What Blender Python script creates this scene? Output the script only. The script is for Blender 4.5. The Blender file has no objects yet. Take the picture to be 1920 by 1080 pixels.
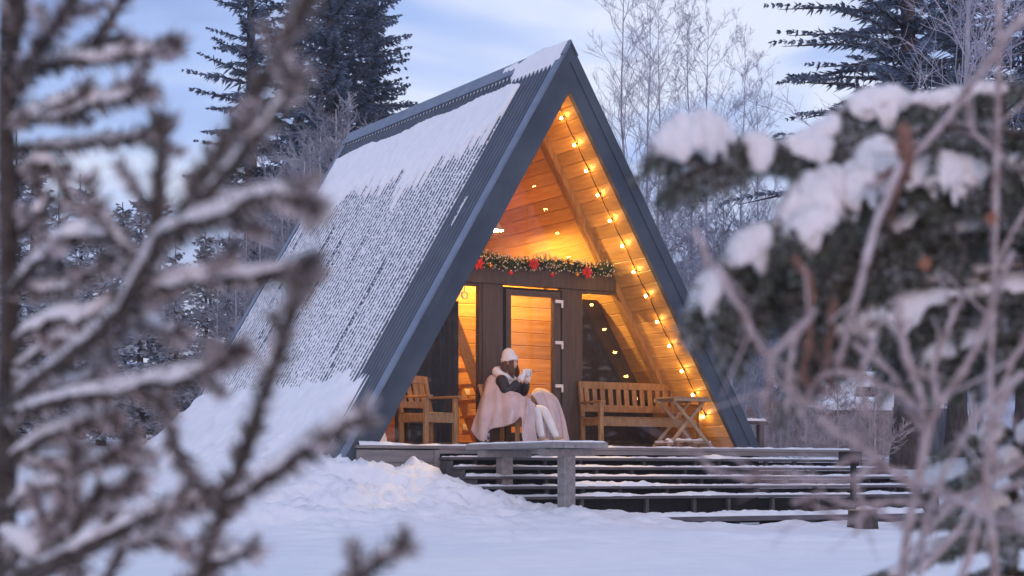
import bpy, math, random
import numpy as np
from mathutils import Vector, Matrix, Euler

random.seed(7)
rng = np.random.default_rng(7)
sc = bpy.context.scene
R = math.radians
PI = math.pi

# ------------------------------------------------------------------ camera
F, CX, HY, CAMZ = 3123.0, 960.0, 893.0, 0.62      # focal length, centre and horizon in photograph pixels, eye height
cd = bpy.data.cameras.new('camera')
cam = bpy.data.objects.new('camera', cd)
sc.collection.objects.link(cam)
cam.location = (0, 0, CAMZ)
cam.rotation_euler = (R(90), 0, 0)
cd.sensor_width = 36.0
cd.lens = F / 1920 * 36.0
cd.shift_y = (HY - 540) / 1920
cd.clip_start = 0.05
cd.clip_end = 3000
cd.dof.use_dof = True
cd.dof.focus_distance = 22.0
cd.dof.aperture_fstop = 4.0
sc.camera = cam

# ------------------------------------------------------------------ world
world = bpy.data.worlds.new('World')
sc.world = world
world.use_nodes = True
SUN_EL, SUN_AZ = R(6), R(172)                      # low glow behind the photographer
def build_world():
    nt = world.node_tree
    nt.nodes.clear()
    N, L = nt.nodes.new, nt.links.new
    out = N('ShaderNodeOutputWorld')
    sky = N('ShaderNodeTexSky'); sky.sky_type = 'NISHITA'; sky.sun_disc = False
    sky.sun_elevation = SUN_EL; sky.sun_rotation = SUN_AZ
    sky.air_density = 1.2; sky.dust_density = 0.4; sky.ozone_density = 3.0
    b1 = N('ShaderNodeBackground'); b1.inputs[1].default_value = 0.15
    L(sky.outputs[0], b1.inputs[0])
    tc = N('ShaderNodeTexCoord')
    mp = N('ShaderNodeMapping'); mp.inputs['Scale'].default_value = (1.0, 1.0, 3.6)
    mp.inputs['Location'].default_value = (0.35, 0.1, 0.55)
    mp.inputs['Rotation'].default_value = (0, R(-9), 0)
    L(tc.outputs['Generated'], mp.inputs[0])
    nz = N('ShaderNodeTexNoise'); nz.inputs['Scale'].default_value = 3.3
    nz.inputs['Detail'].default_value = 4.0; nz.inputs['Roughness'].default_value = 0.48
    nz.inputs['Distortion'].default_value = 0.5
    L(mp.outputs[0], nz.inputs[0])
    cr = N('ShaderNodeValToRGB')
    e = cr.color_ramp.elements
    e[0].position = 0.34; e[0].color = (0.27, 0.34, 0.70, 1)
    e[1].position = 0.59; e[1].color = (0.93, 0.95, 1.12, 1)
    m = e.new(0.46); m.color = (0.45, 0.57, 0.99, 1)
    L(nz.outputs[0], cr.inputs[0])
    # towards the horizon the cloud thins to pale pink
    sp = N('ShaderNodeSeparateXYZ'); L(tc.outputs['Generated'], sp.inputs[0])
    mr = N('ShaderNodeMapRange'); mr.inputs[1].default_value = 0.02; mr.inputs[2].default_value = 0.22
    mr.inputs[3].default_value = 0.60; mr.inputs[4].default_value = 0.0; mr.interpolation_type = 'SMOOTHSTEP'
    L(sp.outputs[2], mr.inputs[0])
    mx = N('ShaderNodeMixRGB'); mx.inputs[2].default_value = (0.84, 0.76, 0.89, 1)
    L(mr.outputs[0], mx.inputs[0]); L(cr.outputs[0], mx.inputs[1])
    b2 = N('ShaderNodeBackground'); b2.inputs[1].default_value = 0.92
    L(mx.outputs[0], b2.inputs[0])
    ms = N('ShaderNodeMixShader'); ms.inputs[0].default_value = 0.74
    L(b1.outputs[0], ms.inputs[1]); L(b2.outputs[0], ms.inputs[2])
    L(ms.outputs[0], out.inputs[0])
build_world()

sd = bpy.data.lights.new('sun', 'SUN')
sd.energy = 0.5; sd.angle = R(14); sd.color = (1.0, 0.60, 0.50)
sun = bpy.data.objects.new('sun', sd)
sc.collection.objects.link(sun)
sun.rotation_euler = (R(90) - SUN_EL, 0, R(180) - SUN_AZ)
# Nishita rotation: azimuth clockwise from +Y; the lamp's -Z points away from that direction
_d = Vector((math.sin(SUN_AZ) * math.cos(SUN_EL), math.cos(SUN_AZ) * math.cos(SUN_EL), math.sin(SUN_EL)))
sun.rotation_euler = (-_d).to_track_quat('-Z', 'Y').to_euler()

vs = sc.view_settings
vs.view_transform = 'Standard'; vs.look = 'None'; vs.exposure = 0.27; vs.gamma = 1.0
vs.use_curve_mapping = False
sc.cycles.use_denoising = True
try:
    sc.cycles.denoiser = 'OPENIMAGEDENOISE'
except Exception:
    pass
sc.cycles.max_bounces = 8
sc.cycles.volume_bounces = 2
sc.cycles.transparent_max_bounces = 16
sc.cycles.caustics_reflective = False
sc.cycles.caustics_refractive = False
sc.cycles.sample_clamp_indirect = 4.0

# ------------------------------------------------------------------ materials
def mat(name, col, col2=None, scale=8.0, rough=0.7, metal=0.0, bump=0.0, bscale=None, stretch=(1, 1, 1), detail=5,
        frost=None, emis=None, estr=0.0, lo=0.35, hi=0.65, coord='Object', frost_range=(0.1, 0.8), spec=0.5, rand=0.0):
    m = bpy.data.materials.new(name); m.use_nodes = True
    nt = m.node_tree; N, L = nt.nodes.new, nt.links.new
    p = nt.nodes['Principled BSDF']
    p.inputs['Roughness'].default_value = rough
    p.inputs['Metallic'].default_value = metal
    p.inputs['Specular IOR Level'].default_value = spec
    tc = N('ShaderNodeTexCoord')
    mp = N('ShaderNodeMapping'); mp.inputs['Scale'].default_value = stretch
    L(tc.outputs[coord], mp.inputs[0])
    colsock = None
    if col2 is not None:
        nz = N('ShaderNodeTexNoise'); nz.inputs['Scale'].default_value = scale; nz.inputs['Detail'].default_value = detail
        L(mp.outputs[0], nz.inputs[0])
        cr = N('ShaderNodeValToRGB'); e = cr.color_ramp.elements
        e[0].position = lo; e[0].color = (*col, 1); e[1].position = hi; e[1].color = (*col2, 1)
        L(nz.outputs[0], cr.inputs[0]); colsock = cr.outputs[0]
    else:
        rgb = N('ShaderNodeRGB'); rgb.outputs[0].default_value = (*col, 1); colsock = rgb.outputs[0]
    if rand:
        oi = N('ShaderNodeObjectInfo')
        mr = N('ShaderNodeMapRange'); mr.inputs[3].default_value = 1 - rand; mr.inputs[4].default_value = 1 + rand
        L(oi.outputs['Random'], mr.inputs[0])
        hs = N('ShaderNodeHueSaturation'); L(mr.outputs[0], hs.inputs['Value']); L(colsock, hs.inputs['Color']); colsock = hs.outputs[0]
    if frost is not None:            # rime settles on what faces up
        g = N('ShaderNodeNewGeometry'); s = N('ShaderNodeSeparateXYZ'); L(g.outputs['Normal'], s.inputs[0])
        ab = N('ShaderNodeMath'); ab.operation = 'ABSOLUTE' if frost[3] else 'ADD'
        L(s.outputs[2], ab.inputs[0]); ab.inputs[1].default_value = 0.0
        n2 = N('ShaderNodeTexNoise'); n2.inputs['Scale'].default_value = frost[4]; n2.inputs['Detail'].default_value = 3
        L(tc.outputs['Object'], n2.inputs[0])
        ad = N('ShaderNodeMath'); ad.operation = 'MULTIPLY_ADD'; L(n2.outputs[0], ad.inputs[0]); ad.inputs[1].default_value = 1.6
        ad.inputs[2].default_value = -0.8
        a2 = N('ShaderNodeMath'); a2.operation = 'ADD'; L(ab.outputs[0], a2.inputs[0]); L(ad.outputs[0], a2.inputs[1])
        mr = N('ShaderNodeMapRange'); mr.inputs[1].default_value = frost_range[0]; mr.inputs[2].default_value = frost_range[1]
        L(a2.outputs[0], mr.inputs[0])
        mx = N('ShaderNodeMixRGB'); L(mr.outputs[0], mx.inputs[0]); L(colsock, mx.inputs[1]); mx.inputs[2].default_value = (*frost[:3], 1)
        colsock = mx.outputs[0]
    L(colsock, p.inputs['Base Color'])
    if bump:
        nb = N('ShaderNodeTexNoise'); nb.inputs['Scale'].default_value = bscale or scale * 3; nb.inputs['Detail'].default_value = 6
        L(mp.outputs[0], nb.inputs[0])
        b = N('ShaderNodeBump'); b.inputs['Strength'].default_value = bump; b.inputs['Distance'].default_value = 0.02
        L(nb.outputs[0], b.inputs['Height']); L(b.outputs[0], p.inputs['Normal'])
    if emis:
        p.inputs['Emission Color'].default_value = (*emis, 1); p.inputs['Emission Strength'].default_value = estr
    return m

M = {}
M['snow'] = mat('snow', (0.80, 0.82, 0.86), (0.86, 0.87, 0.89), 3, 0.75, bump=0.35, bscale=26, spec=0.25)
M['roofsnow'] = mat('roof_snow', (0.80, 0.83, 0.87), (0.86, 0.88, 0.90), 6, 0.8, bump=0.25, bscale=60, spec=0.2)
M['cap'] = mat('branch_snow', (0.82, 0.80, 0.82), (0.88, 0.86, 0.87), 20, 0.8, bump=0.25, bscale=120, spec=0.2)
M['slate'] = mat('slate_blue_sheet_metal', (0.052, 0.078, 0.118), (0.074, 0.104, 0.150), 3, 0.45, 0.25, bump=0.04, bscale=30)
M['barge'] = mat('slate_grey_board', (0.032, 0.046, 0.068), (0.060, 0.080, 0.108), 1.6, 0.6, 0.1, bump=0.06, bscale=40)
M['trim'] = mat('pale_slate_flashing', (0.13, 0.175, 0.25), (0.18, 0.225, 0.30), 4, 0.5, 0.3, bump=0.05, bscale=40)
M['pine'] = mat('varnished_pine', (0.46, 0.245, 0.070), (0.64, 0.385, 0.125), 2.6, 0.45, bump=0.08, bscale=14, stretch=(9, 0.8, 9), lo=0.3, hi=0.7, rand=0.26)
M['pine_x'] = mat('varnished_pine_boards', (0.40, 0.185, 0.052), (0.56, 0.29, 0.09), 2.6, 0.4, bump=0.08, bscale=14, stretch=(0.8, 9, 9), lo=0.3, hi=0.7, rand=0.26)
M['beam'] = mat('stained_pine_beam', (0.22, 0.115, 0.045), (0.33, 0.18, 0.07), 3, 0.5, bump=0.08, bscale=14, stretch=(8, 8, 0.8))
M['brown'] = mat('dark_brown_frame', (0.062, 0.040, 0.029), (0.090, 0.060, 0.043), 3, 0.5, bump=0.06, bscale=16, stretch=(8, 8, 0.8))
M['furn'] = mat('oiled_teak', (0.22, 0.115, 0.045), (0.33, 0.185, 0.075), 4, 0.5, bump=0.1, bscale=20, stretch=(6, 6, 2), rand=0.08)
M['furn_dull'] = mat('weathered_teak', (0.26, 0.17, 0.10), (0.36, 0.25, 0.15), 4, 0.65, bump=0.12, bscale=20, stretch=(6, 6, 2))
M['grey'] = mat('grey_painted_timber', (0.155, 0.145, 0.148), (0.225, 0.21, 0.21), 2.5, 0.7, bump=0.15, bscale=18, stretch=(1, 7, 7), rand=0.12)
M['greyz'] = mat('grey_painted_posts', (0.155, 0.145, 0.148), (0.225, 0.21, 0.21), 2.5, 0.7, bump=0.15, bscale=18, stretch=(7, 7, 1), rand=0.1)
M['tread'] = mat('shade_darkened_step_timber', (0.062, 0.060, 0.066), (0.105, 0.10, 0.108), 2.5, 0.7, bump=0.15, bscale=18, stretch=(1, 7, 7), rand=0.12)  # the grey timber again, shade on the steps put into its colour
M['table'] = mat('sunlit_grey_timber', (0.20, 0.19, 0.192), (0.29, 0.275, 0.275), 2.5, 0.7, bump=0.15, bscale=18, stretch=(1, 7, 7), rand=0.1)  # the grey timber again, paler: light on the table put into its colour
M['dark'] = mat('black_timber_and_shade', (0.006, 0.006, 0.007), (0.012, 0.012, 0.013), 3, 0.8)  # black parts, and the shade put in behind the steps
M['hinge'] = mat('white_hinge', (0.72, 0.70, 0.68), rough=0.4)
M['outlet'] = mat('ivory_plastic', (0.75, 0.70, 0.58), rough=0.4)
M['curtain'] = mat('charcoal_curtain', (0.030, 0.033, 0.040), (0.048, 0.052, 0.060), 5, 0.9, stretch=(6, 6, 0.5))
M['panel'] = mat('black_partition', (0.020, 0.017, 0.016), (0.030, 0.025, 0.022), 2, 0.6)
M['needle'] = mat('spruce_needles', (0.016, 0.042, 0.066), (0.050, 0.094, 0.130), 0.9, 0.75, frost=(0.40, 0.50, 0.66, True, 0.8), frost_range=(0.40, 1.4), lo=0.3, hi=0.7)  # rimed needles; distance haze put into the blue tint and heavier frost
M['needle_frost'] = mat('frosted_spruce_needles', (0.08, 0.12, 0.14), (0.22, 0.28, 0.33), 1.2, 0.8, frost=(0.62, 0.66, 0.74, True, 1.2), frost_range=(0.2, 1.1))
M['bark'] = mat('spruce_bark', (0.045, 0.036, 0.032), (0.10, 0.082, 0.075), 6, 0.9, bump=0.5, bscale=14, stretch=(3, 3, 0.7))
M['birch'] = mat('frosted_birch_bark', (0.26, 0.25, 0.28), (0.46, 0.45, 0.49), 3, 0.85, bump=0.1)
M['twig'] = mat('rimed_twigs', (0.30, 0.30, 0.38), (0.52, 0.51, 0.60), 2.0, 0.85)
M['bushtwig'] = mat('rimed_bush_twigs', (0.17, 0.175, 0.215), (0.52, 0.54, 0.62), 1.3, 0.85)
M['fgbark'] = mat('brown_branch_bark', (0.036, 0.027, 0.022), (0.095, 0.074, 0.062), 45, 0.85, bump=0.5, bscale=160, frost=(0.74, 0.66, 0.66, False, 26), frost_range=(0.55, 1.25))
M['fgneedle'] = mat('rimed_needles', (0.075, 0.062, 0.056), (0.30, 0.27, 0.27), 26, 0.8, frost=(0.84, 0.77, 0.80, False, 16), frost_range=(-0.35, 0.65))
M['fgdark'] = mat('brown_green_needles', (0.030, 0.030, 0.020), (0.085, 0.080, 0.055), 22, 0.8)
M['fggreen'] = mat('snow_dusted_green_needles', (0.065, 0.085, 0.058), (0.16, 0.18, 0.135), 16, 0.75, frost=(0.70, 0.70, 0.74, True, 9), frost_range=(0.32, 1.1))
M['fgtwig'] = mat('rimed_pinkish_twig', (0.30, 0.22, 0.21), (0.54, 0.47, 0.48), 35, 0.8, bump=0.3, bscale=120, frost=(0.66, 0.60, 0.62, False, 20), frost_range=(0.1, 1.0))
M['fgtwig_brown'] = mat('reddish_brown_twig', (0.13, 0.06, 0.042), (0.24, 0.13, 0.10), 30, 0.8, bump=0.3, bscale=120)
M['leaf'] = mat('withered_orange_leaf', (0.24, 0.10, 0.055), (0.34, 0.16, 0.09), 60, 0.8)
M['skin'] = mat('skin', (0.62, 0.40, 0.31), (0.67, 0.44, 0.35), 20, 0.5)
M['lips'] = mat('lips', (0.36, 0.12, 0.10), rough=0.4)
M['hair'] = mat('brown_hair', (0.07, 0.030, 0.016), (0.14, 0.062, 0.032), 12, 0.5, stretch=(14, 14, 1), bump=0.4, bscale=20)
M['knit'] = mat('white_knit', (0.72, 0.70, 0.71), (0.80, 0.78, 0.79), 60, 0.9, bump=0.6, bscale=90, stretch=(1, 1, 0.25))
M['white_cloth'] = mat('white_cloth', (0.70, 0.69, 0.71), (0.78, 0.77, 0.79), 12, 0.85, bump=0.3, bscale=30)
M['black_cloth'] = mat('black_quilted_cloth', (0.014, 0.012, 0.017), (0.024, 0.021, 0.028), 10, 0.5, bump=0.6, bscale=16, stretch=(1, 1, 2.5))
M['shoe'] = mat('black_shoe', (0.012, 0.012, 0.014), rough=0.5)
M['beige'] = mat('beige_lining', (0.42, 0.34, 0.24), rough=0.9)
M['blanket'] = mat('pink_plush_blanket', (0.50, 0.40, 0.41), (0.60, 0.49, 0.49), 7, 0.95, bump=0.25, bscale=60)
M['cushion'] = mat('cream_cushion', (0.75, 0.60, 0.34), (0.80, 0.66, 0.42), 12, 0.9)
M['cup'] = mat('white_mug', (0.8, 0.8, 0.8), rough=0.25)
M['red'] = mat('red_petals', (0.42, 0.012, 0.014), (0.60, 0.03, 0.02), 30, 0.6)
M['bauble_red'] = mat('red_bauble', (0.50, 0.012, 0.012), rough=0.18)
M['bauble_gold'] = mat('gold_bauble', (0.62, 0.28, 0.05), rough=0.2, metal=0.7)
M['gneedle'] = mat('garland_needles', (0.018, 0.045, 0.016), (0.05, 0.085, 0.03), 14, 0.7)
M['gtip'] = mat('garland_white_tips', (0.66, 0.62, 0.52), rough=0.9)
M['wire'] = mat('black_cable', (0.01, 0.01, 0.01), rough=0.6)
M['bulb'] = mat('lit_bulb', (1, 0.7, 0.3), emis=(1.0, 0.51, 0.125), estr=150.0)
M['lampbulb'] = mat('lit_pendant_bulb', (1, 0.75, 0.4), emis=(1.0, 0.59, 0.17), estr=5600.0)
M['tablebulb'] = mat('lit_table_bulb', (1, 0.75, 0.4), emis=(1.0, 0.56, 0.18), estr=20.0)
M['farlight'] = mat('lit_far_bulb', (1, 0.75, 0.4), emis=(1.0, 0.50, 0.12), estr=1.3)
M['shade'] = mat('cream_shade', (0.62, 0.52, 0.36), rough=0.7)
M['fence'] = mat('weathered_fence', (0.22, 0.215, 0.235), (0.46, 0.455, 0.48), 3, 0.9, stretch=(4, 4, 0.6))
M['log'] = mat('log_wall', (0.24, 0.125, 0.065), (0.36, 0.20, 0.11), 2, 0.8, stretch=(1, 1, 6))
M['stone'] = mat('stump_wood', (0.025, 0.019, 0.017), (0.07, 0.054, 0.046), 10, 0.9, bump=0.4)
M['endgrain'] = mat('cut_end_grain', (0.42, 0.27, 0.15), (0.52, 0.35, 0.20), 14, 0.8)
M['hill'] = mat('wooded_hillside', (0.10, 0.13, 0.20), (0.42, 0.46, 0.56), 0.09, 0.95, detail=9, lo=0.4, hi=0.62)

def glass_material():
    m = bpy.data.materials.new('window_glass'); m.use_nodes = True
    nt = m.node_tree; nt.nodes.clear(); N, L = nt.nodes.new, nt.links.new
    o = N('ShaderNodeOutputMaterial'); t = N('ShaderNodeBsdfTransparent'); t.inputs[0].default_value = (0.93, 0.95, 0.96, 1)
    g = N('ShaderNodeBsdfGlossy'); g.inputs['Roughness'].default_value = 0.015; g.inputs[0].default_value = (1, 1, 1, 1)
    lw = N('ShaderNodeLayerWeight'); lw.inputs[0].default_value = 0.18
    ma = N('ShaderNodeMath'); ma.operation = 'MULTIPLY_ADD'; L(lw.outputs['Facing'], ma.inputs[0]); ma.inputs[1].default_value = 0.12; ma.inputs[2].default_value = 0.022
    x = N('ShaderNodeMixShader'); L(ma.outputs[0], x.inputs[0]); L(t.outputs[0], x.inputs[1]); L(g.outputs[0], x.inputs[2]); L(x.outputs[0], o.inputs[0])
    return m
M['glass'] = glass_material()

def plaid_material():
    m = bpy.data.materials.new('checked_lining'); m.use_nodes = True
    nt = m.node_tree; N, L = nt.nodes.new, nt.links.new
    p = nt.nodes['Principled BSDF']; p.inputs['Roughness'].default_value = 0.95
    tc = N('ShaderNodeTexCoord'); ck = N('ShaderNodeTexChecker'); ck.inputs['Scale'].default_value = 22
    ck.inputs[1].default_value = (0.10, 0.11, 0.19, 1); ck.inputs[2].default_value = (0.62, 0.58, 0.62, 1)
    L(tc.outputs['Object'], ck.inputs[0]); L(ck.outputs[0], p.inputs['Base Color'])
    return m
M['plaid'] = plaid_material()

# ------------------------------------------------------------------ mesh helpers
class MB:
    def __init__(s, off=(0, 0, 0)):
        s.v = []; s.f = []; s.n = 0; s.off = np.array(off, float)
    def add(s, verts, faces):
        verts = np.asarray(verts, float).reshape(-1, 3)
        s.v.append(verts - s.off); n = s.n
        for f in faces: s.f.append([i + n for i in f])
        s.n += len(verts); return s
    def box(s, x0, x1, y0, y1, z0, z1):
        return s.add([(x0, y0, z0), (x1, y0, z0), (x1, y1, z0), (x0, y1, z0), (x0, y0, z1), (x1, y0, z1), (x1, y1, z1), (x0, y1, z1)],
                     [(0, 3, 2, 1), (4, 5, 6, 7), (0, 1, 5, 4), (1, 2, 6, 5), (2, 3, 7, 6), (3, 0, 4, 7)])
    def bar(s, a, b, w, h, up=(0, 0, 1), ch=0.0):
        """a bar from a to b, w wide (across), h tall (along up), optionally chamfered"""
        a = np.array(a, float); b = np.array(b, float); d = b - a; d = d / np.linalg.norm(d)
        up = np.array(up, float); r = np.cross(d, up)
        if np.linalg.norm(r) < 1e-6: r = np.cross(d, (1.0, 0, 0))
        r /= np.linalg.norm(r); u = np.cross(r, d)
        w /= 2; h /= 2
        if ch > 0:
            prof = [(-w + ch, -h), (w - ch, -h), (w, -h + ch), (w, h - ch), (w - ch, h), (-w + ch, h), (-w, h - ch), (-w, -h + ch)]
        else:
            prof = [(-w, -h), (w, -h), (w, h), (-w, h)]
        k = len(prof)
        V = [a + r * p + u * q for p, q in prof] + [b + r * p + u * q for p, q in prof]
        Fc = [tuple(range(k)), tuple(range(2 * k - 1, k - 1, -1))] + [(i, i + k, (i + 1) % k + k, (i + 1) % k) for i in range(k)]
        return s.add(V, Fc)
    def tube(s, pts, rad, n=6, caps=True, squash=None):
        pts = np.asarray(pts, float); k = len(pts)
        rad = np.full(k, rad, float) if np.isscalar(rad) else np.asarray(rad, float)
        t = np.gradient(pts, axis=0); t /= (np.linalg.norm(t, axis=1, keepdims=True) + 1e-9)
        ref = np.array([0, 0, 1.0]) if abs(t[0][2]) < 0.9 else np.array([1.0, 0, 0])
        a = np.linspace(0, 2 * PI, n, endpoint=False); ca, sa = np.cos(a), np.sin(a)
        V = np.empty((k, n, 3))
        for i in range(k):
            x = np.cross(t[i], ref); x /= (np.linalg.norm(x) + 1e-9); y = np.cross(x, t[i]); ref = y
            V[i] = pts[i] + rad[i] * (ca[:, None] * x + sa[:, None] * y)
        Fc = [(i * n + j, i * n + (j + 1) % n, (i + 1) * n + (j + 1) % n, (i + 1) * n + j) for i in range(k - 1) for j in range(n)]
        if caps: Fc += [tuple(range(n - 1, -1, -1)), tuple(range((k - 1) * n, k * n))]
        return s.add(V, Fc)
    def ball(s, c, r, seg=12, ring=8, fn=None, rot=None):
        c = np.array(c, float); r = np.full(3, r, float) if np.isscalar(r) else np.array(r, float)
        V = [(0, 0, 1)]
        for i in range(1, ring):
            th = PI * i / ring
            for j in range(seg):
                ph = 2 * PI * j / seg; V.append((math.sin(th) * math.cos(ph), math.sin(th) * math.sin(ph), math.cos(th)))
        V.append((0, 0, -1)); V = np.array(V)
        if fn is not None: V = fn(V)
        V = V * r
        if rot is not None: V = V @ np.array(rot).T
        Fc = [(0, 1 + j, 1 + (j + 1) % seg) for j in range(seg)]
        for i in range(ring - 2):
            for j in range(seg):
                p = 1 + i * seg; Fc.append((p + j, p + seg + j, p + seg + (j + 1) % seg, p + (j + 1) % seg))
        e = 1 + (ring - 1) * seg; p = 1 + (ring - 2) * seg
        Fc += [(e, p + (j + 1) % seg, p + j) for j in range(seg)]
        return s.add(V + c, Fc)
    def poly_prism(s, poly, y0, y1):
        """polygon in x,z extruded along y"""
        k = len(poly)
        V = [(x, y0, z) for x, z in poly] + [(x, y1, z) for x, z in poly]
        Fc = [tuple(range(k)), tuple(range(2 * k - 1, k - 1, -1))] + [(i, i + k, (i + 1) % k + k, (i + 1) % k) for i in range(k)]
        return s.add(V, Fc)
    def lathe(s, prof, c=(0, 0, 0), seg=16):
        k = len(prof); V = []
        for r, z in prof:
            for j in range(seg):
                a = 2 * PI * j / seg; V.append((c[0] + r * math.cos(a), c[1] + r * math.sin(a), c[2] + z))
        Fc = [(i * seg + j, i * seg + (j + 1) % seg, (i + 1) * seg + (j + 1) % seg, (i + 1) * seg + j) for i in range(k - 1) for j in range(seg)]
        return s.add(V, Fc)
    def mesh(s, name, smooth=False):
        me = bpy.data.meshes.new(name)
        V = np.concatenate(s.v) if s.v else np.zeros((0, 3))
        lens = np.array([len(f) for f in s.f], dtype=np.int32)
        idx = np.fromiter((i for f in s.f for i in f), dtype=np.int32, count=int(lens.sum()))
        fill_mesh(me, V, idx, lens, smooth)
        return me
    def build(s, name, m, parent=None, smooth=False):
        me = s.mesh(name, smooth); me.materials.append(m)
        return link(name, me, parent)

def fill_mesh(me, V, idx, lens, smooth=False):
    me.vertices.add(len(V)); me.vertices.foreach_set('co', np.asarray(V, dtype=np.float32).ravel())
    me.loops.add(len(idx)); me.loops.foreach_set('vertex_index', np.asarray(idx, dtype=np.int32))
    me.polygons.add(len(lens))
    st = np.zeros(len(lens), dtype=np.int32); st[1:] = np.cumsum(lens)[:-1]
    me.polygons.foreach_set('loop_start', st)
    me.polygons.foreach_set('use_smooth', np.full(len(lens), smooth, dtype=bool))
    me.update(calc_edges=True); me.validate()
    return me

def link(name, data, parent=None):
    o = bpy.data.objects.new(name, data); sc.collection.objects.link(o)
    if parent is not None: o.parent = parent
    return o

def thing(name, label, cat, loc=(0, 0, 0), rz=0.0, group=None):
    o = link(name, None); o.location = loc; o.rotation_euler = (0, 0, rz)
    o.empty_display_size = 0.2
    return tag(o, label, cat, group)

def tag(o, label=None, cat=None, group=None, kind=None):
    if label: o['label'] = label
    if cat: o['category'] = cat
    if group: o['group'] = group
    if kind: o['kind'] = kind
    return o

def copy_tree(o, parent=None):
    c = o.copy(); sc.collection.objects.link(c)
    if parent is not None: c.parent = parent
    for ch in list(o.children): copy_tree(ch, c)
    return c

def quads_mesh(name, Q, m, parent=None, smooth=False, tri=False):
    """Q: (n,4,3) or (n,3,3) loose faces"""
    Q = np.asarray(Q); k = Q.shape[1]
    me = bpy.data.meshes.new(name)
    fill_mesh(me, Q.reshape(-1, 3), np.arange(Q.shape[0] * k), np.full(Q.shape[0], k), smooth)
    me.materials.append(m)
    return link(name, me, parent)

def grid_mesh(name, P, m, parent=None, smooth=True, flip=False):
    """P: (a,b,3) grid of points"""
    a, b = P.shape[:2]
    i = np.arange(a * b).reshape(a, b)
    q = np.stack([i[:-1, :-1], i[1:, :-1], i[1:, 1:], i[:-1, 1:]], -1).reshape(-1, 4)
    if flip: q = q[:, ::-1]
    me = bpy.data.meshes.new(name)
    fill_mesh(me, P.reshape(-1, 3), q.ravel(), np.full(len(q), 4), smooth)
    me.materials.append(m)
    return link(name, me, parent)

# value noise
_T = np.random.default_rng(11).random((257, 257))
def vnoise(x, y):
    x = np.asarray(x, float); y = np.asarray(y, float)
    xi = np.floor(x).astype(int); yi = np.floor(y).astype(int); fx = x - xi; fy = y - yi
    fx = fx * fx * (3 - 2 * fx); fy = fy * fy * (3 - 2 * fy)
    xi &= 255; yi &= 255
    a = _T[xi, yi]; b = _T[xi + 1, yi]; c = _T[xi, yi + 1]; d = _T[xi + 1, yi + 1]
    return (a * (1 - fx) + b * fx) * (1 - fy) + (c * (1 - fx) + d * fx) * fy
def fbm(x, y, o=4, g=0.5):
    s = 0; a = 1; t = 0
    for k in range(o):
        s = s + a * vnoise(x * 2 ** k + 17.3 * k, y * 2 ** k + 9.1 * k); t += a; a *= g
    return s / t
def sst(x, a, b):
    t = np.clip((np.asarray(x, float) - a) / (b - a), 0, 1); return t * t * (3 - 2 * t)

# ------------------------------------------------------------------ places
def at(px, py, Y):                                 # a photograph pixel at depth Y in metres
    return np.array([(px - CX) / F * Y, Y, CAMZ + (HY - py) / F * Y])
TH = R(30.3); CU, SU = math.cos(TH), math.sin(TH)
HX, HYY = 0.739, 22.0                              # foot of the front gable's apex; the house frame is turned by TH there
def W(u, v, z=0.0):
    return np.array([HX + u * CU - v * SU, HYY + u * SU + v * CU, z])
def loc_uv(X, Y):
    dx, dy = X - HX, Y - HYY
    return dx * CU + dy * SU, -dx * SU + dy * CU
def U(px, v):                                      # house x of a pixel column on the plane y = v
    r = (px - CX) / F
    return (r * (HYY + v * CU) - (HX - v * SU)) / (CU - r * SU)
def Zat(px, py, v):
    u = U(px, v); return CAMZ + (HY - py) / F * (HYY + v * CU + u * SU)

DECK = 1.005
ZA, KS = 6.263, 0.5962                             # ridge height, half width per metre of drop
B = math.atan(KS); SB, CB = math.sin(B), math.cos(B)
LEN = 6.87
TP = 0.288                                         # roof build-up, square to the slope
DV = TP / SB                                       # the same measured straight down

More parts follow.
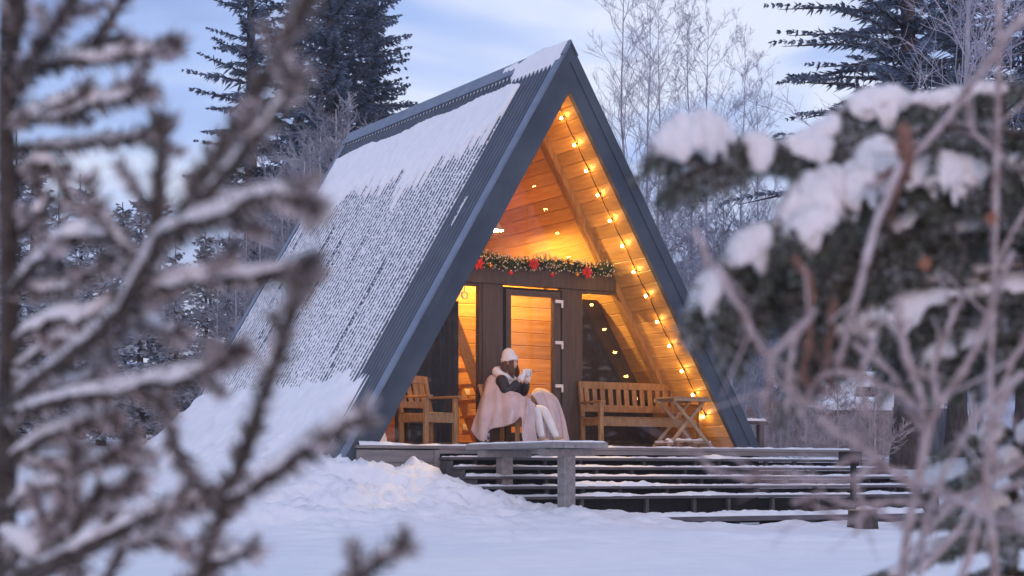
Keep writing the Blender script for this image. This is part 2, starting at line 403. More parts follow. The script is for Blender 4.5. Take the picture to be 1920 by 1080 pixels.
# ------------------------------------------------------------------ ground
_fr = random.Random(12)
FOOT = [(0.4 + 0.42 * k + _fr.uniform(-0.08, 0.08), -2.7 - 0.10 * k + (0.16 if k % 2 else -0.16)) for k in range(9)] + [(1.5 - 0.10 * k + _fr.uniform(-0.08, 0.08) + (0.14 if k % 2 else -0.14), -3.0 - 0.5 * k) for k in range(9)] + [(2.6 + _fr.uniform(-1.2, 1.2), -2.75 + _fr.uniform(-0.3, 0.2)) for k in range(8)]
def ground_h(X, Y):
    X = np.asarray(X, float); Y = np.asarray(Y, float)
    u, v = loc_uv(X, Y)
    h = 0.05 * (fbm(X * 0.35, Y * 0.35, 3) - 0.5) + 0.10 * (fbm(X * 0.9 + 5, Y * 0.9, 3) - 0.5)
    h = h + 1.0 * sst(Y, 23.0, 33.0) + np.clip(Y - 36, 0, 80) * 0.028
    h = h + 0.35 * sst(-X, 4, 9) * sst(Y, 14, 22)
    # bank slid off the roof on its left
    d = -(u + 2.55)
    bank = (1.36 + 0.10 * np.clip(v, 0, 6) + 0.25 * (fbm(X * 1.3, Y * 1.3, 3) - 0.5)) * np.exp(-(np.clip(d, 0, None) / 1.65) ** 1.25) * sst(v, -0.25, 0.75) * (1 - sst(v, 6.6, 8.5)) * sst(-u, 1.2, 2.4)
    # shovelled heap in front of the skirting, falling away along the stairs
    fwd = -v
    edge = -1.98 + 0.33 * np.clip(fwd, 0, 4)
    heap = 0.78 * np.exp(-(np.clip(fwd - 0.25, 0, None) / 1.55) ** 1.5) * (1 - sst(u, edge - 0.5, edge + 0.45)) * sst(u, -7.5, -3.4) * (1 - sst(v, 0.0, 1.6) * (u <= -3.0)) * (1 - sst(v, 0.0, 0.35) * (u > -3.0))
    ridge2 = 0.20 * np.exp(-((u + 0.9 - 0.45 * (fwd - 2)) / 0.9) ** 2 - ((fwd - 2.35) / 0.55) ** 2)
    lumps = fbm(X * 2.6, Y * 2.6, 5, 0.55) - 0.48
    crag = np.abs(fbm(X * 5.5 + 3, Y * 5.5, 4, 0.55) - 0.5)
    m = np.clip(heap / 0.5, 0, 1)
    h = np.maximum(h, np.maximum(bank, 0)) + 0 * h
    pile = heap + ridge2
    h = np.maximum(h, h * 0.3 + pile) + (lumps * 0.34 - crag * 0.36 + 0.02 + 0.05 * (fbm(X * 11, Y * 11, 3) - 0.5)) * np.clip(pile / 0.32, 0, 1)
    h = h + np.clip(bank, 0, 1) * (0.16 * (fbm(X * 2.2, Y * 2.2, 4, 0.6) - 0.5) + 0.05 * np.clip(fbm(X * 8, Y * 8, 3) - 0.55, 0, 1) * 4)
    # trodden strip before the stairs and softer furrows nearer
    tr = np.exp(-((fwd - 3.0) / 0.8) ** 2) * sst(u, -1.6, 0)
    h = h + tr * 0.10 * (fbm(X * 3.2, Y * 3.2, 4) - 0.5)
    furrow = np.exp(-((Y - 16.5 + 0.12 * X) / 1.6) ** 2)
    h = h + furrow * 0.20 * (fbm(X * 0.8, Y * 2.2, 4) - 0.42)
    for fu, fv in FOOT:
        h = h - 0.075 * np.exp(-((u - fu) / 0.10) ** 2 - ((v - fv) / 0.15) ** 2) + 0.03 * np.exp(-((u - fu) / 0.2) ** 2 - ((v - fv - 0.05) / 0.26) ** 2)
    # the bank stops inside the thickness of the roof
    und = (u > -3.3) & (u < 0) & (v > 0.0) & (v < LEN) & (h < ZA + u / KS - 0.02)
    h = np.where(und, np.minimum(h, ZA - 0.5 * DV + u / KS), h)
    # cleared under the cabin and the stairs
    inside = sst(u, -2.45, -2.2) * (1 - sst(u, 2.3, 2.6)) * sst(v, 0.05, 0.25) * (1 - sst(v, 6.7, 6.8))
    st = sst(u, -1.95, -1.7) * (1 - sst(u, 4.85, 5.0)) * sst(v, -1.5, -1.3) * (1 - sst(v, 1.7, 2.2))
    k = np.maximum(inside, st)
    return h * (1 - k) - 0.35 * k

def axis(parts):
    out = []
    for a, b, s in parts: out.append(np.arange(a, b, s))
    out.append([parts[-1][1]]); return np.concatenate(out)
gx = axis([(-252, -60, 12), (-60, -20, 1.6), (-20, -7, 0.25), (-7, 7.2, 0.05), (7.2, 20, 0.25), (20, 60, 1.6), (60, 252, 12)])
gy = axis([(-6, 0, 3), (0, 8, 0.8), (8, 13, 0.12), (13, 24.2, 0.05), (24.2, 40, 0.3), (40, 90, 1.5), (90, 292, 10)])
GX, GY = np.meshgrid(gx, gy, indexing='ij')
g = grid_mesh('ground', np.stack([GX, GY, ground_h(GX, GY)], -1), M['snow'])
tag(g, kind='structure')

# far wooded hillside
hx = np.linspace(-230, 230, 150); hy = np.linspace(105, 285, 60)
HXg, HYg = np.meshgrid(hx, hy, indexing='ij')
hz = 2 + sst(HYg, 110, 250) * (9 + 16 * fbm(HXg * 0.012 + 3, HYg * 0.002, 3) + 15 * sst(HXg, -25, 40)) + 2.2 * fbm(HXg * 0.15, HYg * 0.15, 4)
tag(grid_mesh('hills', np.stack([HXg, HYg, hz - 3], -1), M['hill']), kind='structure')

# ------------------------------------------------------------------ cabin
cabin = thing('cabin', 'slate grey A-frame cabin with glowing pine porch and snowy ribbed metal roof', 'cabin', (HX, HYY, 0), TH)

def slope_pt(side, s, v, n=0.0):                   # a point s down the slope, v back, n out of the roof surface
    return np.array([side * (s * SB + n * CB), v, ZA - s * CB + n * SB])
def slope_prism(mb, side, s0, s1, v0, v1, n0, n1, mitre=False, flat_end=None):
    def mt(n): return s0 if not mitre else -n * CB / SB
    def en(n): return s1 if flat_end is None else (ZA + n * SB - flat_end) / CB
    P = [slope_pt(side, mt(n0), v0, n0), slope_pt(side, en(n0), v0, n0), slope_pt(side, en(n1), v0, n1), slope_pt(side, mt(n1), v0, n1)]
    Q = [slope_pt(side, mt(n0), v1, n0), slope_pt(side, en(n0), v1, n0), slope_pt(side, en(n1), v1, n1), slope_pt(side, mt(n1), v1, n1)]
    fs = [(0, 1, 2, 3), (7, 6, 5, 4), (0, 4, 5, 1), (1, 5, 6, 2), (2, 6, 7, 3), (3, 7, 4, 0)]
    if side < 0: fs = [f[::-1] for f in fs]
    mb.add(P + Q, fs)
S_END = 6.40
FLAT = DECK + 0.006
NR = 64
PIT = (LEN - 0.10) / NR
def rib(v):                                        # height of the ribbed sheet above its pans
    t = np.mod((np.asarray(v) - 0.05) / PIT, 1.0)
    return 0.030 * np.clip(np.minimum((t - 0.30) / 0.12, (0.82 - t) / 0.12), 0, 1)
for side in (-1, 1):
    fe = None if side < 0 else FLAT
    mb = MB(); slope_prism(mb, side, 0, S_END, 0.035, LEN - 0.03, -TP + 0.024, -0.012, True, fe)
    mb.build('roof_core', M['dark'], cabin)
    # ribbed sheet
    vv = np.sort(np.concatenate([0.05 + PIT * (np.arange(NR)[:, None] + np.array([0.0, 0.30, 0.42, 0.70, 0.82, 0.999])[None, :]).ravel()]))
    P = np.empty((2, len(vv), 3))
    send = S_END if side < 0 else (ZA - FLAT) / CB
    for k, s in enumerate((0.02, send)):
        for j, v in enumerate(vv): P[k, j] = slope_pt(side, s, v, float(rib(v)))
    grid_mesh('roof', P, M['slate'], cabin, smooth=False, flip=(side < 0))
    for v0, v1 in ((-0.05, 0.034), (LEN - 0.028, LEN + 0.03)):
        mb = MB(); slope_prism(mb, side, 0, S_END + 0.04, v0, v1, -TP, 0.015, True, fe); mb.build('bargeboard', M['barge'], cabin)
    for v0, v1 in ((-0.062, 0.10), (LEN - 0.09, LEN + 0.042)):
        mb = MB(); slope_prism(mb, side, 0, S_END + 0.05, v0, v1, 0.016, 0.045, True, fe)
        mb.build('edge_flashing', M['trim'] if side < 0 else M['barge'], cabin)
    mb = MB(); slope_prism(mb, side, 0, S_END + 0.045, -0.066, -0.0505, -0.095, 0.0155, True, fe); mb.build('edge_strip', M['barge'], cabin)
    # ridge cap
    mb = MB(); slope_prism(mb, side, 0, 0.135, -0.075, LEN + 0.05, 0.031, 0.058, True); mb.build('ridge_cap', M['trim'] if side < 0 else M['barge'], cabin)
    # boards under the roof, front overhang and inside
    S0 = TP * CB / SB; S1 = (ZA - TP * SB - DECK) / CB
    NP = 29; pw = (S1 - S0) / NP
    ov = MB().box(0.0, pw - 0.004, 0.036, 0.95, 0, 0.02).mesh('soffit_board')
    # bevelled long edges so that the joints read as grooves
    def board_mesh(w, y0, y1, t=0.02, c=0.010):
        prof = [(0.0008, 0), (w - 0.0008, 0), (w - 0.0008, t - c), (w - 0.0008 - c, t), (0.0008 + c, t), (0.0008, t - c)]
        return prof
    prof = board_mesh(pw, 0, 0)
    def mk(y0, y1, nm):
        mbx = MB(); pr = [(x, (-z if side > 0 else z)) for x, z in prof]
        pr = pr if side > 0 else pr
        mbx.poly_prism(pr, y0, y1)
        me = mbx.mesh(nm); me.materials.append(M['pine']); return me
    m_ov = mk(0.036, 0.93, 'soffit_board'); m_in = mk(1.10, 6.78, 'ceiling_board')
    for i in range(NP):
        s = S0 + i * pw
        nn = -TP + 0.022
        for me, nm in ((m_ov, 'soffit_board'), (m_in, 'ceiling_board')):
            o = link(nm, me, cabin)
            o.location = slope_pt(side, s, 0, nn)
            o.rotation_euler = (0, R(90) - B if side > 0 else R(90) + B, 0)
    # stained beam along the slope against the glazing
    mb = MB(); slope_prism(mb, side, TP * CB / SB, 0, 0.931, 1.09, -TP - 0.075, -TP + 0.022, True, DECK + 0.001); mb.build('gable_beam', M['beam'], cabin)

# front wall in the recess
VW0, VW1 = 0.955, 1.075
inx = lambda z: (ZA - DV - 0.075 / SB - z) * KS      # inside half width between the beams
ZL0, ZL1 = 3.225, 3.50
MB().box(-inx(ZL0) - 0.0, inx(ZL0), VW0 - 0.03, VW1, ZL0, ZL1).build('lintel', M['brown'], cabin)
uL0, uL1 = U(905, VW0), U(943, VW0); uR0, uR1 = U(1054, VW0), U(1087, VW0)
MB().box(uL0, uL1, VW0, VW1, DECK, ZL0 - 0.001).build('post', M['brown'], cabin)
MB().box(uR0, uR1, VW0, VW1, DECK, ZL0 - 0.001).build('post', M['brown'], cabin)
MB().box(-inx(DECK), uL0 - 0.001, VW0 + 0.01, VW1, DECK, DECK + 0.07).build('sill', M['brown'], cabin)
MB().box(uR1 + 0.001, inx(DECK), VW0 + 0.01, VW1, DECK, DECK + 0.07).build('sill', M['brown'], cabin)
# door
door = MB(); du0, du1 = uL1 + 0.005, uR0 - 0.005
dz0, dz1 = DECK + 0.04, ZL0 - 0.03
gl0, gl1 = U(957, VW0), U(1036, VW0)
zg1 = Zat(1000, 556, VW0); zg0 = Zat(1000, 768, VW0); zl1 = zg0 - 0.14; zl0 = dz0 + 0.17
yv0, yv1 = VW0 - 0.02, VW0 + 0.05
door.box(du0 + 0.035, gl0, yv0, yv1, dz0, dz1 - 0.03)
door.box(gl1, du1 - 0.035, yv0, yv1, dz0, dz1 - 0.03)
door.box(gl0 + 0.001, gl1 - 0.001, yv0 + 0.002, yv1, zg1, dz1 - 0.032)
door.box(gl0 + 0.001, gl1 - 0.001, yv0 + 0.002, yv1, zl1, zg0)
door.box(gl0 + 0.001, gl1 - 0.001, yv0 + 0.002, yv1, dz0, zl0)
dr = door.build('door', M['brown'], cabin)
for z0, z1 in ((zg0, zg1), (zl0, zl1)):
    MB().box(gl0 + 0.002, gl1 - 0.002, yv0 + 0.025, yv0 + 0.047, z0 + 0.001, z1 - 0.001).build('pane', M['glass'], dr)
fr = MB(); fr.box(du0, du0 + 0.03, VW0 + 0.002, VW1 - 0.02, dz0, dz1); fr.box(du1 - 0.03, du1, VW0 + 0.002, VW1 - 0.02, dz0, dz1)
fr.box(du0 + 0.031, du1 - 0.031, VW0 + 0.003, VW1 - 0.02, dz1 - 0.026, dz1); fr.build('door_frame', M['dark'], cabin)
for py in (570, 647, 728):
    uh = U(1047, VW0); zh = Zat(1047, py, VW0)
    mb = MB().bar((uh - 0.07, yv0 - 0.012, zh + 0.03), (uh + 0.055, yv0 - 0.012, zh + 0.03), 0.022, 0.045, ch=0.006)
    mb.tube([(uh + 0.04, yv0 - 0.018, zh + 0.05), (uh + 0.04, yv0 - 0.018, zh - 0.055)], 0.016, 10)
    mb.build('hinge', M['hinge'], dr)
hm = MB().bar((du0 + 0.075, yv0 - 0.004, 2.0), (du0 + 0.075, yv0 - 0.004, 2.2), 0.03, 0.008)
hm.bar((du0 + 0.075, yv0 - 0.035, 2.09), (du0 + 0.18, yv0 - 0.035, 2.09), 0.016, 0.018); hm.tube([(du0 + 0.075, yv0, 2.09), (du0 + 0.075, yv0 - 0.04, 2.09)], 0.01, 8)
hm.build('handle', M['dark'], dr)
# glazing: two low windows with sloping outer sides, one gable triangle
def low_window(side, ua):
    zt = ZL0 - 0.002; zb = DECK + 0.072
    poly = [(ua, zb), (side * (inx(zb) - 0.002), zb), (side * (inx(zt) - 0.002), zt), (ua, zt)]
    if side < 0: poly = poly[::-1]
    w = MB()
    t = 0.045
    w.box(min(ua, ua + side * t), max(ua, ua + side * t), VW0 + 0.012, VW1 - 0.01, zb, zt)
    w.box(min(ua + side * (t + 0.001), side * (inx(zt) - 0.01)), max(ua + side * (t + 0.001), side * (inx(zt) - 0.01)), VW0 + 0.014, VW1 - 0.012, zt - 0.04, zt)
    o = w.build('window', M['brown'], cabin)
    MB().poly_prism(poly, VW0 + 0.05, VW0 + 0.074).build('pane', M['glass'], o)
low_window(-1, uL0 - 0.001); low_window(1, uR1 + 0.001)
zt0 = ZL1 + 0.002
gw = MB().box(-inx(zt0) + 0.02, inx(zt0) - 0.02, VW0 + 0.02, VW1 - 0.02, zt0, zt0 + 0.04).build('window', M['beam'], cabin)
MB().poly_prism([(-inx(zt0 + 0.042), zt0 + 0.042), (inx(zt0 + 0.042), zt0 + 0.042), (0, ZA - DV - 0.075 / SB)], VW0 + 0.05, VW0 + 0.074).build('pane', M['glass'], gw)
# interior
MB().box(-2.6, 2.6, 1.08, 6.8, DECK - 0.02, DECK + 0.03).build('floor', M['pine_x'], cabin)
MB().box(-1.3, 1.3, 2.75, 6.75, ZL0 + 0.1, ZL1 - 0.02).build('loft_floor', M['pine_x'], cabin)
bw = MB(); bw.poly_prism([(-2.75, DECK), (2.75, DECK), (0, ZA - 0.60)], 6.79, 6.84); bw.build('back_wall', M['pine_x'], cabin)
nb = 12; hb = (ZL0 + 0.1 - DECK - 0.03) / nb
mwb = MB().bar((-1, 0, 0), (1, 0, 0), 0.02, hb - 0.002, ch=0.008).mesh('wall_board'); mwb.materials.append(M['pine_x'])
for i in range(nb):
    o = link('wall_board', mwb, cabin); o.location = (0, 2.70, DECK + 0.03 + (i + 0.5) * hb); o.scale = ((ZA - DV - DECK - 0.03 - (i + 1) * hb) * KS - 0.01, 1, 1)
_lim = lambda z: (ZA - DV - z) * KS - 0.01
MB().poly_prism([(1.24, DECK + 0.031), (_lim(DECK + 0.031), DECK + 0.031), (_lim(3.17), 3.17), (1.24, 3.17)], 1.58, 1.62).build('partition', M['panel'], cabin)
# steep stair to the loft behind the left window
uS = U(884, 1.9)
stair = thing('indoor_stair', 'open pine stair rising to the loft behind the narrow left window', 'stair', tuple(W(uS, 1.9, DECK + 0.03)), TH)
a0, a1 = np.array([0.48, 0.0, 0.0]), np.array([-0.36, 0.0, 1.95])
MB().bar(a0, a1, 0.035, 0.16, up=(1, 0, 0.3)).build('stringer', M['pine'], stair)
MB().bar(a0 + [0, 0.6, 0], a1 + [0, 0.6, 0], 0.035, 0.16, up=(1, 0, 0.3)).build('stringer', M['pine'], stair)
for k in range(8):
    p = a0 + (a1 - a0) * ((k + 1) / 9.0)
    MB().box(p[0] - 0.17, p[0] + 0.06, 0.02, 0.58, p[2] - 0.02, p[2] + 0.02).build('step', M['pine_x'], stair)
# curtain
cu = np.linspace(U(742, 1.28), U(859, 1.28), 120); cz = np.linspace(DECK + 0.05, 3.0, 6)
CUg, CZg = np.meshgrid(cu, cz, indexing='ij')
P = np.stack([CUg, 1.28 + 0.035 * np.sin(CUg * 42) * (0.7 + 0.3 * np.sin(CUg * 9)), CZg], -1)
c = grid_mesh('curtain', P - np.array([cu.mean(), 1.28, DECK]), M['curtain'])
c.location = tuple(W(cu.mean(), 1.28, DECK)); c.rotation_euler = (0, 0, TH)
tag(c, 'charcoal floor-length curtain gathered behind the left window', 'curtain')
for py, ww in ((735, 0.15), (801, 0.075)):
    uo = U(872, 2.68)
    zo = Zat(872, py, 2.68)
    o = MB().bar((-ww / 2, 0, 0), (ww / 2, 0, 0), 0.016, 0.085, ch=0.004).build('wall_socket', M['outlet'])
    MB().bar((-0.018, -0.009, 0), (0.018, -0.009, 0), 0.004, 0.036, ch=0.002).build('socket_face', M['hinge'], o)
    o.location = tuple(W(uo, 2.68, zo)); o.rotation_euler = (0, 0, TH)
    tag(o, 'ivory double socket plate on the pine wall, the higher of two' if ww > 0.1 else 'small ivory socket on the pine wall, the lower of two', 'socket')
# pendant lamp in the gable
pl = thing('pendant_lamp', 'lit cone pendant lamp hanging behind the upper gable glass', 'lamp', tuple(W(0.02, 2.0, 4.12)), TH)
MB().lathe([(0.025, 0.17), (0.03, 0.16), (0.14, 0.0), (0.136, 0.0), (0.026, 0.155)], seg=24).build('lamp_shade', M['shade'], pl, True)
MB().ball((0, 0, 0.035), 0.05, 12, 8).build('bulb', M['lampbulb'], pl, True)
MB().tube([(0, 0, 0.16), (0, 0, 1.45)], 0.006, 6).build('cord', M['wire'], pl)
tl = thing('table_lamp', 'dim cone-shaded lamp behind the glass above the left armchair', 'lamp', tuple(W(U(788, 1.2), 1.2, 1.62)), TH)
MB().lathe([(0.03, 0.30), (0.035, 0.29), (0.13, 0.09), (0.127, 0.09), (0.03, 0.285)], seg=20).build('lamp_shade', M['shade'], tl, True)
MB().ball((0, 0, 0.15), 0.03, 10, 6).build('bulb', M['tablebulb'], tl, True)
MB().lathe([(0, 0.0), (0.07, 0.0), (0.07, 0.015), (0.012, 0.03), (0.012, 0.2), (0, 0.2)], seg=14).build('base', M['brown'], tl, True)
st_ = thing('side_stand', 'dark cabinet behind the left glass carrying the dim lamp', 'cabinet', tuple(W(U(788, 1.2), 1.2, DECK + 0.03)), TH)
mb = MB().box(-0.2, 0.2, -0.08, 0.08, 0.0, 0.57); mb.build('body', M['panel'], st_)
MB().box(-0.21, 0.21, -0.085, 0.085, 0.571, 0.584).build('top', M['brown'], st_)
hk = MB()
an = np.linspace(0, 2 * PI, 20)
hk.tube(np.stack([0.045 * np.sin(an), 0 * an, 0.045 * np.cos(an)], -1), 0.010, 6)
hk.tube([(0, 0, 0.045), (0, 0, 0.17)], 0.007, 6)
o = hk.build('ring_hook', M['hinge'], None, True); o.location = tuple(W(U(871, 1.16), 1.16, Zat(871, 553, 1.16))); o.rotation_euler = (0, 0, TH)
tag(o, 'small white ring hanging at the top of the narrow left window', 'hook')
# skirting under the left side of the porch
for i in range(3):
    z1 = DECK - 0.055 - i * 0.165
    MB().bar((-3.12, -0.10, z1 - 0.082), (-2.06, -0.10, z1 - 0.082), 0.03, 0.158, ch=0.004).build('skirting_board', M['grey'], cabin)
MB().box(-2.055, -1.97, -0.118, -0.02, 0.1, DECK - 0.055).build('corner_post', M['greyz'], cabin)
MB().box(-3.0, 5.0, 2.25, 2.3, 0.0, DECK - 0.05).build('dark_closing_board', M['dark'], cabin)  # unseen board added to keep the space under the deck dark

# roof snow: a full blanket high up, stripes in the pans below, bare next to the gable
sv = np.concatenate([np.arange(0.16, LEN - 0.1, PIT / 9)])
ss = np.concatenate([np.arange(0.18, 3.6, 0.015), np.arange(3.6, 6.2, 0.022)])
SS, SVv = np.meshgrid(ss, sv, indexing='ij')
rb = np.floor((sv - 0.05 + 0.25 * PIT) / PIT).astype(int)
rr = np.random.default_rng(5); per = rr.random(200)
jag = per[rb] * (per[(rb + 37) % 200] > 0.35) * 0.42 + 0.38 * np.clip(vnoise(sv * 2.3, sv * 0 + 4) - 0.45, 0, 1) * 2
edge = 1.30 + 0.5 * (fbm(sv * 0.8, sv * 0 + 2, 3) - 0.5) + jag - 0.65 * (1 - sst(sv, 0.9, 2.3)) + 0.10 * sst(sv, 3.0, 6.5)
topedge = 0.33 + 0.03 * np.sin(sv * 3.1) + 0.07 * (fbm(sv * 2.5, sv * 0 + 7, 3) - 0.5) + 0.06 * sst(sv, 2, 5)
endv = 0.80 + 0.14 * SS / 2
full = sst(SS + 0.02 * (fbm(SS * 14, SVv * 14, 2) - 0.5), topedge - 0.02, topedge + 0.04) * (1 - sst(SS + 0.10 * (fbm(SS * 12, SVv * 12, 3) - 0.5), edge - 0.02, edge + 0.05)) * sst(SVv, endv - 0.03, endv + 0.06)
tfull = 0.054 + 0.026 * (fbm(SS * 1.6, SVv * 4.0, 4) - 0.5) + 0.010 * (fbm(SS * 14, SVv * 14, 3) - 0.5) + 0.006 * np.cos(2 * PI * (SVv - 0.05) / PIT) * sst(SS, 0.5, 1.4)
# stripes: snow lying in the pans and crumbs on the ribs, thinner near the gable
cover = 0.60 + 0.30 * (fbm(SS * 0.6 + 4, SVv * 1.4, 3) - 0.5) + 0.12 * sst(SVv, 0.9, 2.8) + 0.12 * sst(SS, 3.4, 5.0)
spec_ = fbm(SS * 42, SVv * 34, 3, 0.75)
streak = per[(rb * 3 + 11) % 200][None, :]
dark_run = sst(vnoise(SS * 0.9 + rb[None, :] * 7.7, SS * 0 + rb[None, :] * 3.1), 0.82, 0.92)
strip = 0.0238 + 0.007 * np.clip((spec_ - 0.5) * 3.0, -0.9, 0.9) + 0.020 * (cover - 0.72) + 0.003 * (streak - 0.5) - 0.02 * dark_run
crumbs = fbm(SS * 60 + 7, SVv * 55, 2, 0.6)
strip = np.maximum(strip, np.where(crumbs > 0.675 - 0.10 * (cover - 0.6), 0.034, -1))
bare = sst(SVv + 0.05 * (fbm(SS * 3, SVv * 0, 3) - 0.5), 0.74, 1.00)
thin = ((np.abs(SVv - 0.60 - 0.015 * SS) < 0.035) & (SS > 2.0)) * sst(vnoise(SS * 1.2, SVv * 0 + 3), 0.35, 0.5)
tl_ = strip - 0.05 * (1 - np.clip(bare + 0.9 * thin, 0, 1)) - 0.06 * (1 - sst(SS, topedge, topedge + 0.2))
pile = sst(SS + 0.5 * (fbm(SVv * 3, SS * 3, 4) - 0.5), 4.85, 5.45) * sst(SVv, 0.45, 1.0) * 0.10
rn = rib(SVv)
hS = np.maximum(full * (tfull + 0.006) - (1 - full) * 0.05, np.maximum(tl_, pile - 0.05 * (pile < 0.01)))
hS = np.where(full > 0.6, np.maximum(hS, rn * full * 0.5 + 0.026), hS)
hS = np.clip(hS, -0.010, 0.2)
P = np.stack([-(SS * SB + hS * CB), SVv, ZA - SS * CB + hS * SB], -1)
rs = grid_mesh('roof_snow', P, M['roofsnow'], cabin, True)
tag(rs, kind='stuff')
# snow on the ridge
sx = np.linspace(-0.17, 0.06, 14); sy = np.linspace(-0.02, LEN, 330)
RX, RY = np.meshgrid(sx, sy, indexing='ij')
th = 0.034 * (1 - sst(RY, 0.6, 2.0)) - 0.035 * sst(RY, 1.0, 2.3) + 0.06 * (fbm(RX * 7, RY * 5, 4) - 0.5)
th = np.where((RX < -0.15) | ((RX < -0.095) & (th < 0.012)) | (RX > 0.035) | (RY < 0), -0.17, th - 0.25 * (RX + 0.05) ** 2 / 0.08)
P = np.stack([RX, RY, ZA + 0.058 / SB - np.abs(RX) / KS * 1.0 + th], -1)
tag(grid_mesh('ridge_snow', P, M['roofsnow'], cabin, True), kind='stuff')

# ------------------------------------------------------------------ string lights
def string_light(side, label, n_show):
    t = thing('string_light', label, 'string light', tuple(W(0, 0.4, ZA - DV)), TH, 'warm string lights under the porch roof')
    org = np.array([0, 0.4, ZA - DV])
    first = TP * CB / SB + 0.30
    wire = []
    bl = MB().ball((0, 0, 0), 0.0175, 10, 7).mesh('bulb', True); bl.materials.append(M['bulb'])
    sk = MB().tube([(0, 0, -0.002), (0, 0, 0.035)], 0.012, 8).mesh('socket'); sk.materials.append(M['wire'])
    for i in range(n_show):
        s = first + i * 0.385 + random.uniform(-0.02, 0.02)
        v = 0.34 + random.uniform(-0.015, 0.015)
        p = slope_pt(side, s, v, -TP - 0.055) - org
        b = link('bulb', bl, t); b.location = tuple(p)
        k = link('socket', sk, b); k.rotation_euler = (0, side * (R(90) - B) * 1.0, 0)
        k.location = (side * 0.02 * CB, 0, 0.02 * SB)
        wire.append(slope_pt(side, s, v - 0.015, -TP - 0.016) - org)
        if i < n_show - 1: wire.append(slope_pt(side, s + 0.19, v - 0.02, -TP - 0.03) - org)
    wire.insert(0, slope_pt(side, TP * CB / SB + 0.05, 0.33, -TP - 0.02) - org)
    MB().tube(wire, 0.0075, 5).build('cable', M['wire'], t)
string_light(1, 'string of glowing bulbs down the right-hand porch ceiling', 13)
string_light(-1, 'string of warm bulbs under the left roof slope hidden by the bargeboard', 12)

# ------------------------------------------------------------------ garland
gz = ZL1 + 0.06; gv = VW0 - 0.10
gu0, gu1 = -1.33, inx(gz) + 0.10
gar = thing('garland', 'frost-tipped evergreen Christmas garland with red flowers along the door lintel', 'garland', tuple(W(0, gv, gz)), TH)
cx_ = np.linspace(gu0, gu1, 30)
core = np.stack([cx_, 0.012 * np.sin(cx_ * 9), 0.02 * np.sin(cx_ * 5.2) - 0.03], -1)
MB().tube(core, 0.018, 6).build('core', M['gneedle'], gar)
Q = []; T = []
for i in range(900):
    k = random.random(); p = np.array([gu0 + (gu1 - gu0) * k, 0.012 * math.sin(k * 20), 0.02 * math.sin((gu0 + (gu1 - gu0) * k) * 5.2) - 0.03])
    a = random.uniform(0, 2 * PI); d = np.array([random.uniform(-0.7, 0.7), math.cos(a), math.sin(a)]); d /= np.linalg.norm(d)
    ln = random.uniform(0.06, 0.135)
    e = p + d * ln
    for j in range(5):
        w = np.array([random.gauss(0, 1) for _ in range(3)]); w = np.cross(d, w); w /= np.linalg.norm(w) + 1e-6
        b0 = p + d * ln * random.uniform(0.3, 0.85); tip = b0 + (d * 0.6 + w * 0.8) * random.uniform(0.02, 0.04); sdv = np.cross(d, w) * 0.0045
        Q.append([b0 - sdv, b0 + sdv, tip + sdv * 0.4, tip - sdv * 0.4])
    w = np.cross(d, [0.3, 0.2, 0.9]); w /= np.linalg.norm(w); Q.append([p - w * 0.004, p + w * 0.004, e + w * 0.003, e - w * 0.003])
    if random.random() < 0.62: T.append(e)
tag(quads_mesh('sprigs', Q, M['gneedle'], gar), kind='stuff')
mb = MB()
for e in T: mb.ball(e, random.uniform(0.007, 0.012), 6, 4)
tag(mb.build('white_tips', M['gtip'], gar, True), kind='stuff')
for px, py in ((896, 494), (1000, 495), (1100, 511)):
    f = MB(); c0 = np.array([U(px, gv - 0.1), -0.10, Zat(px, py, gv - 0.1) - gz])
    for ring, (n_, ln, tilt) in enumerate(((7, 0.10, 0.25), (5, 0.065, 0.55))):
        for j in range(n_):
            a = 2 * PI * (j + 0.5 * ring) / n_ + random.uniform(-0.15, 0.15)
            d = np.array([math.cos(a), -tilt, math.sin(a)]); w = np.array([-math.sin(a), 0, math.cos(a)])
            p1 = c0 + d * ln * 0.45; p2 = c0 + d * ln
            f.add([c0, p1 + w * ln * 0.3, p2, p1 - w * ln * 0.3, p1 + np.array([0, -0.012, 0])], [(0, 3, 4), (0, 4, 1), (4, 3, 2), (4, 2, 1)])
    f.ball(c0 + [0, -0.03, 0], 0.012, 6, 4)
    f.build('red_flower', M['red'], gar)
for px, py, mm in ((920, 498, 'bauble_gold'), (958, 512, 'bauble_red'), (1036, 516, 'bauble_red'), (1082, 515, 'bauble_gold')):
    c0 = np.array([U(px, gv - 0.09), -0.09, Zat(px, py, gv - 0.09) - gz])
    b = MB().ball(c0, 0.030, 14, 10).build('bauble', M[mm], gar, True)
    MB().tube([c0 + [0, 0, 0.028], c0 + [0, 0, 0.042]], 0.009, 8).build('cap', M['bauble_gold'], b)
# ------------------------------------------------------------------ deck and stairs
deck = thing('deck', 'grey timber porch deck with a thin dusting of snow', 'deck', (HX, HYY, 0), TH)
pwid = 0.138
for i in range(17):
    v0 = -0.125 + i * pwid
    ux0, ux1 = (-3.12 if v0 < 0.9 else 2.75), 4.86
    if v0 > 0.0: ux0 = max(ux0, -2.85)
    MB().bar((ux0, v0 + pwid / 2, DECK - 0.021), (ux1, v0 + pwid / 2, DECK - 0.021), pwid - 0.006, 0.040, ch=0.004).build('deck_board', M['grey'], deck)
MB().box(-1.96, 4.84, -0.10, -0.072, DECK - 0.10, DECK - 0.043).build('rim_board', M['grey'], deck)
